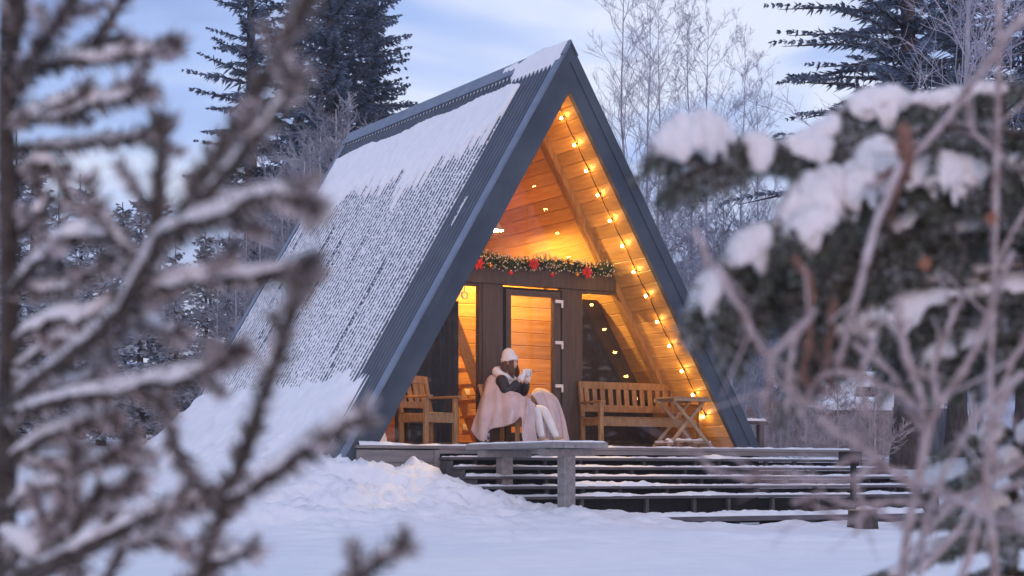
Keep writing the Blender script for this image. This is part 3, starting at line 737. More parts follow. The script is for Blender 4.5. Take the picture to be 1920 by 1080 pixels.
# dusting
du_ = np.arange(-3.08, 4.8, 0.025); dv_ = np.arange(-0.12, 0.62, 0.03)
DU, DVg = np.meshgrid(du_, dv_, indexing='ij')
th = 0.012 + 0.045 * (fbm(DU * 6, DVg * 6, 4) - 0.42) * (1 - sst(DVg, 0.15, 0.6)) - 0.02 * sst(DVg, 0.3, 0.62) + 0.03 * (1 - sst(DU, -3.0, -2.3)) * (1 - sst(DVg, 0.0, 0.3))
th = np.where((DVg > -0.01) & ((DU < -2.7) | ((DU > 2.6) & (DU < 3.3) & (DVg < 0.05))), -0.02, th)
th = np.where((DVg < -0.118), -0.004, th)
tag(grid_mesh('deck_snow', np.stack([DU, DVg, DECK + np.clip(th, -0.01, 0.05)], -1), M['roofsnow'], deck, True), kind='stuff')

stairs = thing('stairs', 'wide grey open-riser timber steps lined with snow', 'steps', (HX, HYY, 0), TH)
def snow_strip(name, u0, u1, v0, v1, z, parent, amp=0.046, seed=0.0, base=0.010):
    uu = np.arange(u0, u1, 0.02); vv_ = np.linspace(v0, v1, 9)
    A, Bv = np.meshgrid(uu, vv_, indexing='ij')
    t = base + amp * (fbm(A * 7 + seed, Bv * 9 + seed, 4, 0.6) - 0.36)
    clump = np.clip(vnoise(A * 1.3 + seed * 3, Bv * 0 + seed) - 0.62, 0, 1) * 0.16
    t = t + clump * vnoise(A * 9, Bv * 12)
    e = np.minimum(np.minimum(Bv - v0, v1 - Bv) / 0.02, np.minimum(A - u0, u1 - A) / 0.03)
    t = np.where(e < 0.5, -0.004, t)
    return tag(grid_mesh(name, np.stack([A, Bv, z + np.clip(t, -0.004, 0.12)], -1), M['roofsnow'], parent, True), kind='stuff')
TZ = [0.860, 0.740, 0.620, 0.500, 0.378]
for i, z in enumerate(TZ):
    v1 = -0.125 - i * 0.295; v0 = v1 - 0.30
    ul, ur = -1.99 + 0.01 * i, 5.03 + 0.025 * i
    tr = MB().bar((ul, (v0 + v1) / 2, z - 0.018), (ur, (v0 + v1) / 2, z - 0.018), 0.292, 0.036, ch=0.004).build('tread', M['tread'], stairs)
    snow_strip('snow_cover', ul + 0.01, ur - 0.01, v0 + 0.004, v1, z, tr, seed=i * 5.3)
    # short struts seen in the dark gaps
    zlow = TZ[i + 1] if i < 4 else 0.0
    n_ = 9
    for k in range(n_):
        uu = ul + 0.25 + (ur - ul - 0.4) * (k + random.uniform(0.1, 0.9)) / n_
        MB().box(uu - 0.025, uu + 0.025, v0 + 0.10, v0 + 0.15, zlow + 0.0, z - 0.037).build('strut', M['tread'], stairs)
    # black boards added for the shade between the open treads
    MB().box(ul + 0.05, ur - 0.05, v1 + 0.02, v1 + 0.04, z - 0.14 if i < 4 else -0.3, z - 0.044).build('gap_shade_board', M['dark'], stairs)
    MB().box(ul + 0.02, ul + 0.05, v0 + 0.02, v1 + 0.01, -0.3, z - 0.044).build('side_panel', M['tread'], stairs)  # end panels added to close in the dark under the treads
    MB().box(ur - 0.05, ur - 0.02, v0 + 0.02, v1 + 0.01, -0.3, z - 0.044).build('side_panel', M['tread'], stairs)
lo = MB()
lo_u0, lo_u1 = -0.62, 4.2
for k in range(3):
    v1 = -1.86 - k * 0.16
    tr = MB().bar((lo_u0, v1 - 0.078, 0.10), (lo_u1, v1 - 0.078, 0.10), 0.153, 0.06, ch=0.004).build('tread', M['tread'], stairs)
snow_strip('snow_cover', lo_u0 + 0.02, lo_u1 - 0.02, -2.30, -1.86, 0.13, stairs, 0.07, 3.7, 0.03)
for k in range(7):
    uu = lo_u0 + 0.2 + k * 0.7
    MB().box(uu, uu + 0.08, -2.30, -1.9, -0.1, 0.068).build('bearer', M['dark'], stairs)

# ------------------------------------------------------------------ furniture
def armchair(loc, rz, label, group='teak porch armchairs'):
    """faces +x; seat 0.42 high"""
    t = thing('armchair', label, 'armchair', loc, rz, group)
    w, d = 0.56, 0.54
    for sgn in (-1, 1):
        y = sgn * (w / 2 - 0.03)
        MB().bar((d / 2 - 0.03, y, 0), (d / 2 - 0.03, y, 0.62), 0.06, 0.055, up=(1, 0, 0), ch=0.006).build('leg', M['furn'], t)
        MB().bar((-d / 2 + 0.03, y, 0), (-d / 2 + 0.03, y, 0.42), 0.06, 0.055, up=(1, 0, 0), ch=0.006).build('leg', M['furn'], t)
        MB().bar((-d / 2 + 0.03, y, 0.43), (-d / 2 - 0.09, y, 0.92), 0.055, 0.05, up=(1, 0, 0), ch=0.006).build('back_post', M['furn'], t)
        MB().bar((-d / 2 - 0.02, y, 0.635), (d / 2 + 0.06, y, 0.635), 0.085, 0.028, ch=0.008).build('armrest', M['furn'], t)
        MB().bar((-d / 2 + 0.06, y, 0.36), (d / 2 - 0.06, y, 0.36), 0.03, 0.10, ch=0.004).build('side_rail', M['furn'], t)
    MB().bar((d / 2 - 0.03, -w / 2 + 0.06, 0.355), (d / 2 - 0.03, w / 2 - 0.06, 0.355), 0.03, 0.11, ch=0.004).build('front_rail', M['furn'], t)
    MB().bar((-d / 2 + 0.03, -w / 2 + 0.06, 0.355), (-d / 2 + 0.03, w / 2 - 0.06, 0.355), 0.03, 0.10, ch=0.004).build('back_rail', M['furn'], t)
    for k in range(8):
        x = -d / 2 + 0.065 + k * 0.062; z = 0.425 - 0.022 * math.sin(PI * (k + 0.4) / 8)
        MB().bar((x, -w / 2 + 0.03, z), (x, w / 2 - 0.03, z), 0.050, 0.018, ch=0.004).build('seat_slat', M['furn'], t)
    bk = lambda z: -d / 2 + 0.03 - 0.12 * (z - 0.43) / 0.49
    for z, h in ((0.875, 0.11), (0.54, 0.09)):
        MB().bar((bk(z), -w / 2 + 0.056, z), (bk(z), w / 2 - 0.056, z), 0.028, h, up=(-0.24, 0, 1), ch=0.005).build('back_rail', M['furn'], t)
    for k in range(4):
        y = (k - 1.5) * 0.112
        MB().bar((bk(0.585), y, 0.585), (bk(0.82), y, 0.82), 0.016, 0.074, up=(0, 1, 0), ch=0.003).build('back_slat', M['furn'], t)
    return t
cl = W(U(803, 0.48), 0.48, DECK + 0.002)
armchair(tuple(cl), R(-46), 'empty teak armchair with slatted back left of the seated woman')
pc = W(-0.60, 0.50, DECK + 0.002)
WR = R(-24)
_wc = armchair(tuple(pc), WR, 'teak armchair under the seated woman and her pink blanket'); _wc.scale = (0.90, 0.94, 0.90)

# bench against the right window, faces -y
bt = thing('bench', 'slat-back teak bench in front of the dark right window', 'bench', tuple(W(1.60, 0.62, DECK + 0.002)), TH)
bl2 = 0.86
for sx_ in (-1, 1):
    x = sx_ * (bl2 - 0.03)
    MB().bar((x, -0.24, 0), (x, -0.24, 0.62), 0.06, 0.06, up=(0, 1, 0), ch=0.006).build('leg', M['furn'], bt)
    MB().bar((x, 0.22, 0), (x, 0.22, 0.43), 0.06, 0.06, up=(0, 1, 0), ch=0.006).build('leg', M['furn'], bt)
    MB().bar((x, 0.22, 0.44), (x, 0.29, 0.93), 0.06, 0.05, up=(0, 1, 0), ch=0.006).build('back_post', M['furn'], bt)
    MB().bar((x, -0.30, 0.635), (x, 0.235, 0.635), 0.08, 0.03, ch=0.008).build('armrest', M['furn'], bt)
    MB().bar((x, -0.2, 0.36), (x, 0.18, 0.36), 0.03, 0.10, ch=0.004).build('side_rail', M['furn'], bt)
MB().bar((-bl2 + 0.06, -0.24, 0.355), (bl2 - 0.06, -0.24, 0.355), 0.03, 0.11, ch=0.004).build('front_rail', M['furn'], bt)
for k in range(8):
    y = -0.215 + k * 0.058; z = 0.425 - 0.02 * math.sin(PI * (k + 0.4) / 8)
    MB().bar((-bl2 + 0.0, y, z), (bl2 - 0.0, y, z), 0.048, 0.018, ch=0.004).build('seat_slat', M['furn'], bt)
for z, h in ((0.885, 0.10), (0.56, 0.10)):
    y = 0.22 + 0.07 * (z - 0.44) / 0.49
    MB().bar((-bl2 + 0.061, y, z), (bl2 - 0.061, y, z), 0.028, h, ch=0.005).build('back_rail', M['furn'], bt)
for k in range(12):
    x = -bl2 + 0.125 + k * (2 * bl2 - 0.25) / 11
    y0, y1 = 0.22 + 0.07 * (0.611 - 0.44) / 0.49, 0.22 + 0.07 * (0.834 - 0.44) / 0.49
    MB().bar((x, y0, 0.611), (x, y1, 0.834), 0.072, 0.016, up=(0, 1, 0), ch=0.003).build('back_slat', M['furn'], bt)

# folding table
ft = thing('folding_table', 'weathered folding teak table with crossed legs before the bench', 'folding table', tuple(W(2.02, 0.22, DECK + 0.002)), TH)
for k in range(6):
    y = -0.20 + k * 0.08
    MB().bar((-0.30, y, 0.70), (0.30, y, 0.70), 0.072, 0.018, ch=0.004).build('top_slat', M['furn_dull'], ft)
for y in (-0.235, 0.235):
    MB().bar((-0.31, y, 0.668), (0.31, y, 0.668), 0.03, 0.04, ch=0.004).build('apron', M['furn_dull'], ft)
for y, s_ in ((-0.17, 1), (0.17, 1)):
    MB().bar((-0.27 * s_, y, 0.655), (0.40 * s_, y, 0.0), 0.028, 0.045, up=(0, 0, 1), ch=0.004).build('leg', M['furn_dull'], ft)
    MB().bar((0.27 * s_, y + 0.032, 0.655), (-0.36 * s_, y + 0.032, 0.0), 0.028, 0.045, up=(0, 0, 1), ch=0.004).build('leg', M['furn_dull'], ft)
for x in (-0.31, 0.345):
    rl = MB().bar((x, -0.2, 0.065), (x, 0.22, 0.065), 0.03, 0.03, ch=0.004).build('stretcher', M['furn_dull'], ft)
    sn = MB(); pp = np.stack([np.full(9, x), np.linspace(-0.18, 0.2, 9), np.full(9, 0.088)], -1)
    sn.tube(pp, 0.016 + 0.008 * rng.random(9), 6); sn.build('snow', M['cap'], rl, True)
bar_ = MB().bar((-0.34, -0.08, 0.10), (0.37, -0.08, 0.10), 0.10, 0.02, ch=0.004).build('low_shelf', M['furn_dull'], ft)
sn = MB(); xx = np.linspace(-0.32, 0.35, 30); sn.tube(np.stack([xx, np.full(30, -0.085), 0.113 + 0.006 * np.sin(xx * 30)], -1), 0.018 + 0.012 * rng.random(30), 7); sn.build('snow', M['cap'], bar_, True)

# grey table standing in the snow before the stairs
near = at(1062, 968, 19.3); farp = at(946, 947, 20.5)
tdir = near[:2] - farp[:2]; tl_len = np.linalg.norm(tdir); tang = math.atan2(tdir[1], tdir[0])
mid = (near + farp) / 2
gt = thing('outdoor_table', 'grey plank table on two square posts in snow before the steps', 'table', (mid[0], mid[1], 0.0), tang)
ztop = CAMZ + (HY - 831.5) / F * 19.9
hl = tl_len / 2 + 0.30; hw = 0.38
for k in range(5):
    y0 = -hw + k * (2 * hw / 5)
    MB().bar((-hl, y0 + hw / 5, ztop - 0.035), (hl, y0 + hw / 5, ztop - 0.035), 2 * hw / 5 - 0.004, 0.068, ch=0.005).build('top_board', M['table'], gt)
for sx_ in (-1, 1):
    x = sx_ * tl_len / 2
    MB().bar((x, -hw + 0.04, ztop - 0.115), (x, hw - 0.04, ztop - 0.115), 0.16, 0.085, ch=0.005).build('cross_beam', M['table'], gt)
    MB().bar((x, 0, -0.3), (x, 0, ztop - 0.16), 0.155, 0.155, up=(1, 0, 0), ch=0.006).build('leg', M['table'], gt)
A, Bv = np.meshgrid(np.arange(-hl + 0.01, hl - 0.01, 0.02), np.linspace(-hw + 0.01, hw - 0.01, 20), indexing='ij')
tt = 0.014 + 0.022 * (fbm(A * 6, Bv * 6, 4) - 0.4); tt = np.where((np.abs(A) > hl - 0.03) | (np.abs(Bv) > hw - 0.02), -0.004, tt)
tag(grid_mesh('snow_cover', np.stack([A, Bv, ztop + tt], -1), M['roofsnow'], gt, True), kind='stuff')

# ------------------------------------------------------------------ the woman
def skin_obj(name, verts, edges, radii, m, parent, sub=2, root=0):
    me = bpy.data.meshes.new(name); me.from_pydata([tuple(v) for v in verts], edges, [])
    me.materials.append(m)
    o = link(name, me, parent)
    md = o.modifiers.new('skin', 'SKIN'); md.use_smooth_shade = True; md.branch_smoothing = 0.6
    sv_ = me.skin_vertices[0].data
    for i, r in enumerate(radii):
        sv_[i].radius = (r, r) if np.isscalar(r) else r
        sv_[i].use_root = (i == root)
    ms = o.modifiers.new('subdivision', 'SUBSURF'); ms.levels = sub; ms.render_levels = sub
    return o
person = thing('person', 'woman in white knit hat and black jacket sitting with hands raised to face', 'person', tuple(pc), WR)
hip = np.array([-0.10, 0, 0.53])
J = {
 'pel': hip, 'sp': (-0.12, 0, 0.72), 'ch': (-0.09, 0, 0.92), 'nk': (-0.03, 0, 1.055), 'hd': (0.005, 0, 1.15), 'ht': (0.0, 0, 1.24),
 'sR': (-0.07, -0.165, 0.985), 'eR': (0.08, -0.27, 0.745), 'wR': (0.205, -0.085, 0.955),
 'sL': (-0.07, 0.165, 0.985), 'eL': (0.10, 0.25, 0.76), 'wL': (0.225, 0.075, 0.96),
 'hR': (-0.07, -0.10, 0.52), 'kR': (0.42, -0.10, 0.545), 'aR': (0.50, -0.08, 0.10), 'tR': (0.64, -0.09, 0.045),
 'hL': (-0.07, 0.10, 0.52), 'kL': (0.45, 0.10, 0.545), 'aL': (0.65, 0.08, 0.10), 'tL': (0.79, 0.07, 0.045)}
J = {k: (np.array(v_) - ([0, 0, 0.05] if v_[2] > 0.3 else [0, 0, 0])) for k, v_ in J.items()}; hip = J['pel']
names = list(J); ix = {n: i for i, n in enumerate(names)}
E = [('pel', 'sp'), ('sp', 'ch'), ('ch', 'nk'), ('nk', 'hd'), ('hd', 'ht'), ('ch', 'sR'), ('sR', 'eR'), ('eR', 'wR'), ('ch', 'sL'), ('sL', 'eL'), ('eL', 'wL'),
     ('pel', 'hR'), ('hR', 'kR'), ('kR', 'aR'), ('aR', 'tR'), ('pel', 'hL'), ('hL', 'kL'), ('kL', 'aL'), ('aL', 'tL')]
rad = {'pel': 0.12, 'sp': 0.105, 'ch': 0.115, 'nk': 0.048, 'hd': 0.075, 'ht': 0.07, 'sR': 0.06, 'eR': 0.038, 'wR': 0.026, 'sL': 0.06, 'eL': 0.038, 'wL': 0.026,
       'hR': 0.085, 'kR': 0.056, 'aR': 0.036, 'tR': 0.03, 'hL': 0.085, 'kL': 0.056, 'aL': 0.036, 'tL': 0.03}
skin_obj('body', [J[n] for n in names], [(ix[a], ix[b]) for a, b in E], [rad[n] for n in names], M['skin'], person)
def sub_skin(name, ns, es, rr_, m, root=0, sub=2, extra=None):
    vs_ = [np.array(J[n]) if isinstance(n, str) else np.array(n) for n in ns]
    return skin_obj(name, vs_, es, rr_, m, person, sub, root)
mixp = lambda a, b, t: tuple(np.array(J[a]) * (1 - t) + np.array(J[b]) * t)
sub_skin('trousers', [tuple(hip), 'hR', mixp('hR', 'kR', 0.5), 'kR', mixp('kR', 'aR', 0.35), 'aR', 'hL', mixp('hL', 'kL', 0.5), 'kL', mixp('kL', 'aL', 0.35), 'aL'],
         [(0, 1), (1, 2), (2, 3), (3, 4), (4, 5), (0, 6), (6, 7), (7, 8), (8, 9), (9, 10)],
         [0.135, 0.10, 0.088, 0.070, 0.066, 0.047, 0.10, 0.088, 0.070, 0.066, 0.047], M['white_cloth'])
for s_ in 'RL':
    sub_skin('sleeve', ['s' + s_, mixp('s' + s_, 'e' + s_, 0.35), mixp('s' + s_, 'e' + s_, 0.7), 'e' + s_, mixp('e' + s_, 'w' + s_, 0.4), mixp('e' + s_, 'w' + s_, 0.8)],
             [(0, 1), (1, 2), (2, 3), (3, 4), (4, 5)], [0.085, 0.092, 0.085, 0.075, 0.066, 0.045], M['black_cloth'])
sub_skin('vest', [tuple(hip + [0, 0, 0.02]), 'sp', 'ch', (-0.05, 0, 0.97)], [(0, 1), (1, 2), (2, 3)], [(0.165, 0.15), (0.15, 0.14), (0.17, 0.14), (0.10, 0.09)], M['white_cloth'])
# hood folded round the neck
an = np.linspace(0, 2 * PI, 24, endpoint=True)
hood = np.stack([-0.065 + 0.11 * np.cos(an), 0.135 * np.sin(an), 0.96 - 0.055 * np.cos(an)], -1)
MB().tube(hood, 0.050 + 0.016 * np.cos(an + PI) + 0.004 * np.sin(an * 5), 12, caps=False).build('hood', M['white_cloth'], person, True)
# head: face with brow, nose, lips and chin
HC = np.array([0.012, 0.0, 1.125]); HTILT = R(6)
def headfn(V):
    V = V.copy(); x, y, z = V[:, 0].copy(), V[:, 1].copy(), V[:, 2].copy()
    V[:, 1] *= np.where(z < 0, 1 - 0.30 * (-z) ** 1.3, 1)
    V[:, 0] += np.where((z < -0.35) & (x > 0), 0.10 * (-z - 0.35), 0)
    V[:, 0] = np.where(x > 0.55, x * 0.95, V[:, 0])
    V[:, 0] = np.where((z < -0.3) & (x < 0), V[:, 0] * (1 - 0.45 * np.clip(-z - 0.3, 0, 1)), V[:, 0])
    nose = np.exp(-(y / 0.14) ** 2) * np.clip(1 - np.abs(z + 0.22) / 0.26, 0, 1) * (x > 0.3) * np.where(z > -0.22, 1, 1.2)
    V[:, 0] += 0.20 * nose
    eye = np.exp(-((np.abs(y) - 0.36) / 0.15) ** 2 - ((z - 0.02) / 0.12) ** 2) * (x > 0.3); V[:, 0] -= 0.07 * eye
    lip = np.exp(-(y / 0.22) ** 2 - ((z + 0.52) / 0.07) ** 2) * (x > 0.2); V[:, 0] += 0.05 * lip
    return V
mb = MB().ball(HC, (0.094, 0.074, 0.118), 32, 26, headfn); hd = mb.build('head', M['skin'], person, True)
for y in (-0.028, 0.028):
    e_ = MB().ball(HC + [0.077, y, 0.004], (0.010, 0.012, 0.008), 10, 6).build('eye', M['cup'], hd, True)
    MB().ball(HC + [0.083, y, 0.013], (0.008, 0.016, 0.003), 8, 5).build('eyebrow', M['hair'], hd, True)
    MB().ball(HC + [0.0855, y, 0.003], (0.003, 0.005, 0.005), 8, 5).build('iris', M['hair'], hd, True)
MB().ball(HC + [0.086, 0, -0.061], (0.010, 0.020, 0.006), 10, 6).build('lips', M['lips'], hd, True)
for s_ in (-1, 1):
    MB().ball(HC + [-0.005, s_ * 0.074, -0.005], (0.018, 0.010, 0.030), 10, 7).build('ear', M['skin'], hd, True)
# hair falling from under the hat
hr = MB()
for k in range(46):
    a = R(102) + (R(258) - R(102)) * k / 45 + random.uniform(-0.05, 0.05)
    r0 = np.array([math.cos(a) * 0.090, math.sin(a) * 0.080, 0.02])
    pts = [HC + r0 * [1, 1, 1] + [0, 0, 0.03]]
    ln = random.uniform(0.17, 0.25)
    for j in range(1, 6):
        q = j / 5
        pts.append(HC + np.array([math.cos(a) * (0.095 + 0.02 * q) - 0.01 * q, math.sin(a) * (0.085 + 0.025 * q), 0.03 - ln * q]) + 0.008 * rng.normal(size=3))
    hr.tube(pts, [0.014, 0.016, 0.016, 0.014, 0.010, 0.004], 6)
for s_ in (-1, 1):
    for q in range(5):
        p0 = HC + np.array([0.02 + 0.012 * q, s_ * (0.078 - 0.004 * q), 0.03])
        hr.tube([p0, p0 + [0.0, s_ * 0.008, -0.07], p0 + [-0.01 + 0.008 * q, s_ * 0.016, -0.15], p0 + [0.015, s_ * 0.014, -0.22 - 0.01 * q]], [0.010, 0.012, 0.011, 0.004], 6)
hr.build('hair', M['hair'], person, True)
# knitted hat with a turned brim
hat = [(0.0, 0.172), (0.03, 0.168), (0.060, 0.148), (0.083, 0.115), (0.098, 0.066), (0.104, 0.02), (0.106, 0.0)]
hb_ = MB(); hb_.lathe([(r * 1.0, z) for r, z in hat[::-1]], seg=48); hb_.lathe([(0.100, -0.012), (0.113, -0.010), (0.117, 0.005), (0.117, 0.045), (0.112, 0.052), (0.104, 0.052)], seg=48)
V = np.concatenate(hb_.v); V[:, 1] *= 0.86
ang_ = np.arctan2(V[:, 1], V[:, 0]); ribk = 1 + 0.012 * np.cos(ang_ * 24); V[:, :2] *= ribk[:, None]
hb_.v = [V]
hat_o = hb_.build('hat', M['knit'], person, True); hat_o.location = tuple(HC + [-0.012, 0, 0.022]); hat_o.rotation_euler = (0, R(-12), 0)
# gloved hands closed round a mug
mug_c = np.array([0.262, -0.008, 0.985])
for s_, wn in ((-1, 'wR'), (1, 'wL')):
    w_ = np.array(J[wn]); pal = mug_c + np.array([-0.015, s_ * 0.055, -0.01])
    kn = [w_, w_ * 0.45 + pal * 0.55, pal]; ed = [(0, 1), (1, 2)]; rd = [0.034, 0.034, 0.034]
    # the cuff and palm run into four curled fingers and a thumb
    for f in range(4):
        z = 0.036 - f * 0.022
        b0 = pal + np.array([0.015, s_ * 0.004, z]); b1 = pal + np.array([0.048, -s_ * 0.006, z + 0.004]); b2 = mug_c + np.array([0.052 - 0.004 * abs(f - 1.5), s_ * 0.018, z - 0.005])
        n0 = len(kn); kn += [b0, b1, b2]; ed += [(2, n0), (n0, n0 + 1), (n0 + 1, n0 + 2)]; rd += [0.013, 0.012, 0.010]
    n0 = len(kn); kn += [pal + np.array([-0.02, -s_ * 0.01, 0.03]), mug_c + np.array([-0.042, s_ * 0.018, 0.045])]; ed += [(2, n0), (n0, n0 + 1)]; rd += [0.015, 0.012]
    skin_obj('glove', kn, ed, rd, M['knit'], person, 1)
    MB().tube([w_ * 1.0 + (w_ - np.array(J['e' + wn[1]])) * -0.12, w_ * 0.6 + pal * 0.4], [0.047, 0.040], 14).build('cuff', M['knit'], person, True)
for s_ in 'RL':
    a_, t_ = np.array(J['a' + s_]), np.array(J['t' + s_])
    fwd_ = (t_ - a_) * [1, 1, 0]; fwd_ /= np.linalg.norm(fwd_); sd_ = np.array([-fwd_[1], fwd_[0], 0])
    sh = MB()
    prof_ = [(-0.07, 0.030, 0.10), (-0.04, 0.038, 0.11), (0.02, 0.042, 0.092), (0.08, 0.046, 0.070), (0.13, 0.044, 0.055), (0.17, 0.034, 0.042), (0.19, 0.015, 0.028)]
    rings = []
    for q, hwid, top in prof_:
        c0 = np.array([a_[0], a_[1], 0]) + fwd_ * q
        rings.append([c0 + sd_ * hwid * math.cos(t) + np.array([0, 0, 0.002 + top * max(0, math.sin(t)) ** 0.7]) for t in np.linspace(0, PI, 9)])
    rg = np.array(rings); V = rg.reshape(-1, 3); kk = 9
    sh.add(V, [(i * kk + j, i * kk + j + 1, (i + 1) * kk + j + 1, (i + 1) * kk + j) for i in range(len(rings) - 1) for j in range(kk - 1)] + [tuple(range(kk)), tuple(range((len(rings)) * kk - 1, (len(rings) - 1) * kk - 1, -1))])
    so = sh.build('shoe', M['shoe'], person, True)
    cc = np.array([a_[0], a_[1], 0.105])
    an = np.linspace(0, 2 * PI, 17)
    MB().tube(np.stack([cc[0] + 0.050 * np.cos(an), cc[1] + 0.046 * np.sin(an), cc[2] + 0.012 * np.cos(an)], -1), 0.020, 8, False).build('shoe_collar', M['beige'], so, True)
mug = MB().lathe([(0, -0.045), (0.036, -0.045), (0.038, -0.04), (0.040, 0.045), (0.037, 0.045), (0.034, -0.035), (0, -0.035)], seg=20)
mg = mug.build('mug', M['cup'], None, True)
mw = Matrix.Translation(Vector(pc)) @ Matrix.Rotation(WR, 4, 'Z')
mg.location = tuple(mw @ Vector(mug_c)); mg.rotation_euler = (0, 0, WR)
tag(mg, 'white mug held in the seated woman\'s gloved hands', 'mug')

# blanket
def cat(P, n, axis=0):                              # Catmull-Rom resampling along an axis
    P = np.moveaxis(np.asarray(P, float), axis, 0); k = len(P)
    Pe = np.concatenate([[2 * P[0] - P[1]], P, [2 * P[-1] - P[-2]]])
    t = np.linspace(0, k - 1 - 1e-6, n); i = t.astype(int); f = (t - i).reshape((-1,) + (1,) * (P.ndim - 1))
    p0, p1, p2, p3 = Pe[i], Pe[i + 1], Pe[i + 2], Pe[i + 3]
    r = 0.5 * (2 * p1 + (p2 - p0) * f + (2 * p0 - 5 * p1 + 4 * p2 - p3) * f ** 2 + (3 * p1 - p0 - 3 * p2 + p3) * f ** 3)
    return np.moveaxis(r, 0, axis)
def drape(cols, nu, nv, folds, fold_amp, seed):
    P = np.array([[at(*c) for c in col] for col in cols])
    P = cat(cat(P, nu, 0), nv, 1)
    a = np.linspace(0, 1, nu)[:, None]; b = np.linspace(0, 1, nv)[None, :]
    P[..., 1] += fold_amp * (0.25 + b) * (np.sin(2 * PI * folds * a + 1.5 * b + seed) + 0.6 * np.sin(2 * PI * folds * 1.9 * a + seed * 2 - 2.2 * b) + 1.2 * (fbm(a * 6 + seed, b * 3 + 0 * a, 3) - 0.5))
    P[..., 0] += 0.012 * np.sin(2 * PI * folds * 1.3 * a + seed + 2 * b)
    return P
near_cols = [
 [(930, 722, 22.42), (912, 717, 22.33), (895, 765, 22.12), (882, 806, 22.0)],
 [(938, 722, 22.38), (922, 714, 22.22), (908, 770, 21.98), (905, 828, 21.92)],
 [(945, 730, 22.22), (935, 726, 22.06), (930, 770, 21.88), (917, 807, 21.86)],
 [(952, 742, 22.10), (948, 741, 21.97), (948, 775, 21.82), (943, 799, 21.82)],
 [(972, 750, 22.05), (970, 747, 21.88), (968, 772, 21.78), (965, 791, 21.76)],
 [(987, 758, 22.02), (982, 753, 21.82), (979, 772, 21.72), (974, 784, 21.72)],
 [(995, 762, 21.98), (991, 757, 21.80), (987, 790, 21.70), (982, 831, 21.70)],
 [(1003, 770, 21.90), (999, 768, 21.80), (999, 795, 21.72), (1004, 830, 21.70)]]
far_cols = [
 [(985, 745, 22.1), (998, 742, 22.12), (1012, 770, 22.16), (1014, 832, 22.16)],
 [(1000, 738, 22.3), (1017, 736, 22.28), (1030, 778, 22.2), (1031, 833, 22.2)],
 [(1015, 736, 22.45), (1033, 740, 22.38), (1047, 782, 22.3), (1050, 833, 22.26)],
 [(1022, 738, 22.55), (1043, 747, 22.48), (1058, 788, 22.42), (1067, 832, 22.38)]]
base = W(-0.60, 0.45, DECK)
blk = thing('blanket', 'dusty pink plush blanket draped over the seated woman\'s chair and lap', 'blanket', tuple(base))
for nm, cols, nu, fo, am, sd_ in (('near_drape', near_cols, 90, 3.0, 0.030, 0.9), ('far_drape', far_cols, 60, 2.8, 0.022, 2.0)):
    cols = [[(px + (2 if nm == 'near_drape' and px > 940 else 0), py - (7 if nm == 'near_drape' and k < 2 else 0), Yd - (0.13 if nm == 'near_drape' else 0.0)) for k, (px, py, Yd) in enumerate(c)] for c in cols]
    P = drape(cols, nu, 40, fo, am, sd_) - base
    P[..., 2] = np.maximum(P[..., 2], 0.012)
    o = grid_mesh('drape', P, M['blanket'], blk, True)
    md = o.modifiers.new('thickness', 'SOLIDIFY'); md.thickness = 0.014; md.offset = 0
for cols in ([[(906, 806, 21.97), (906, 830, 21.95)], [(914, 808, 21.99), (913, 829, 21.97)], [(919, 806, 21.98), (917, 826, 21.97)]],
             [[(980, 786, 21.74), (981, 829, 21.73)], [(986, 781, 21.75), (987, 831, 21.72)], [(991, 778, 21.76), (991, 831, 21.73)]]):
    P = np.array([[at(c[0], c[1], c[2] - 0.125) for c in col] for col in cols]); P = cat(cat(P, 14, 0), 16, 1) - base
    P[..., 2] = np.maximum(P[..., 2], 0.012)
    o = grid_mesh('lining', P, M['plaid'], blk, True); o.modifiers.new('thickness', 'SOLIDIFY').thickness = 0.008
cp = at(1014, 746, 22.52)
cu_ = MB().ball((0, 0, 0), (0.14, 0.07, 0.13), 20, 14, lambda V: np.sign(V) * np.abs(V) ** 0.8).build('cushion', M['cushion'], None, True)
cu_.location = tuple(cp); cu_.rotation_euler = (0, R(8), R(20)); tag(cu_, 'cream cushion propped behind the seated woman', 'cushion')

# ------------------------------------------------------------------ trees
def needle_branch(p0, d0, L, droop, tw_len, rnd, out, spacing=0.16, wid=0.055, sub=3):
    """a spruce bough: side twigs as narrow blades, hanging a little"""
    n = max(4, int(L / spacing)); side = np.cross(d0, [0, 0, 1.0]); side /= np.linalg.norm(side) + 1e-9
    for i in range(n):
        t = (i + rnd.random()) / n
        p = p0 + d0 * (L * t) + np.array([0, 0, -droop * L * t * t + 0.12 * L * max(0, t - 0.6)])
        tl2 = tw_len * (1.05 - 0.75 * t) * rnd.uniform(0.6, 1.25)
        for sg in (-1, 1):
            for q in range(sub):
                dd = side * sg * rnd.uniform(0.35, 1.0) + d0 * rnd.uniform(0.2, 0.95) + np.array([0, 0, rnd.uniform(-0.75, 0.12)])
                dd /= np.linalg.norm(dd); ll = tl2 * rnd.uniform(0.5, 1.1)
                w = np.cross(dd, [rnd.gauss(0, 0.5), rnd.gauss(0, 0.5), 1.0]); w /= np.linalg.norm(w) + 1e-9; w = w * wid * rnd.uniform(0.6, 1.3)
                m_ = p + dd * ll * 0.45
                out.append((p, m_ + w, p + dd * ll, m_ - w))
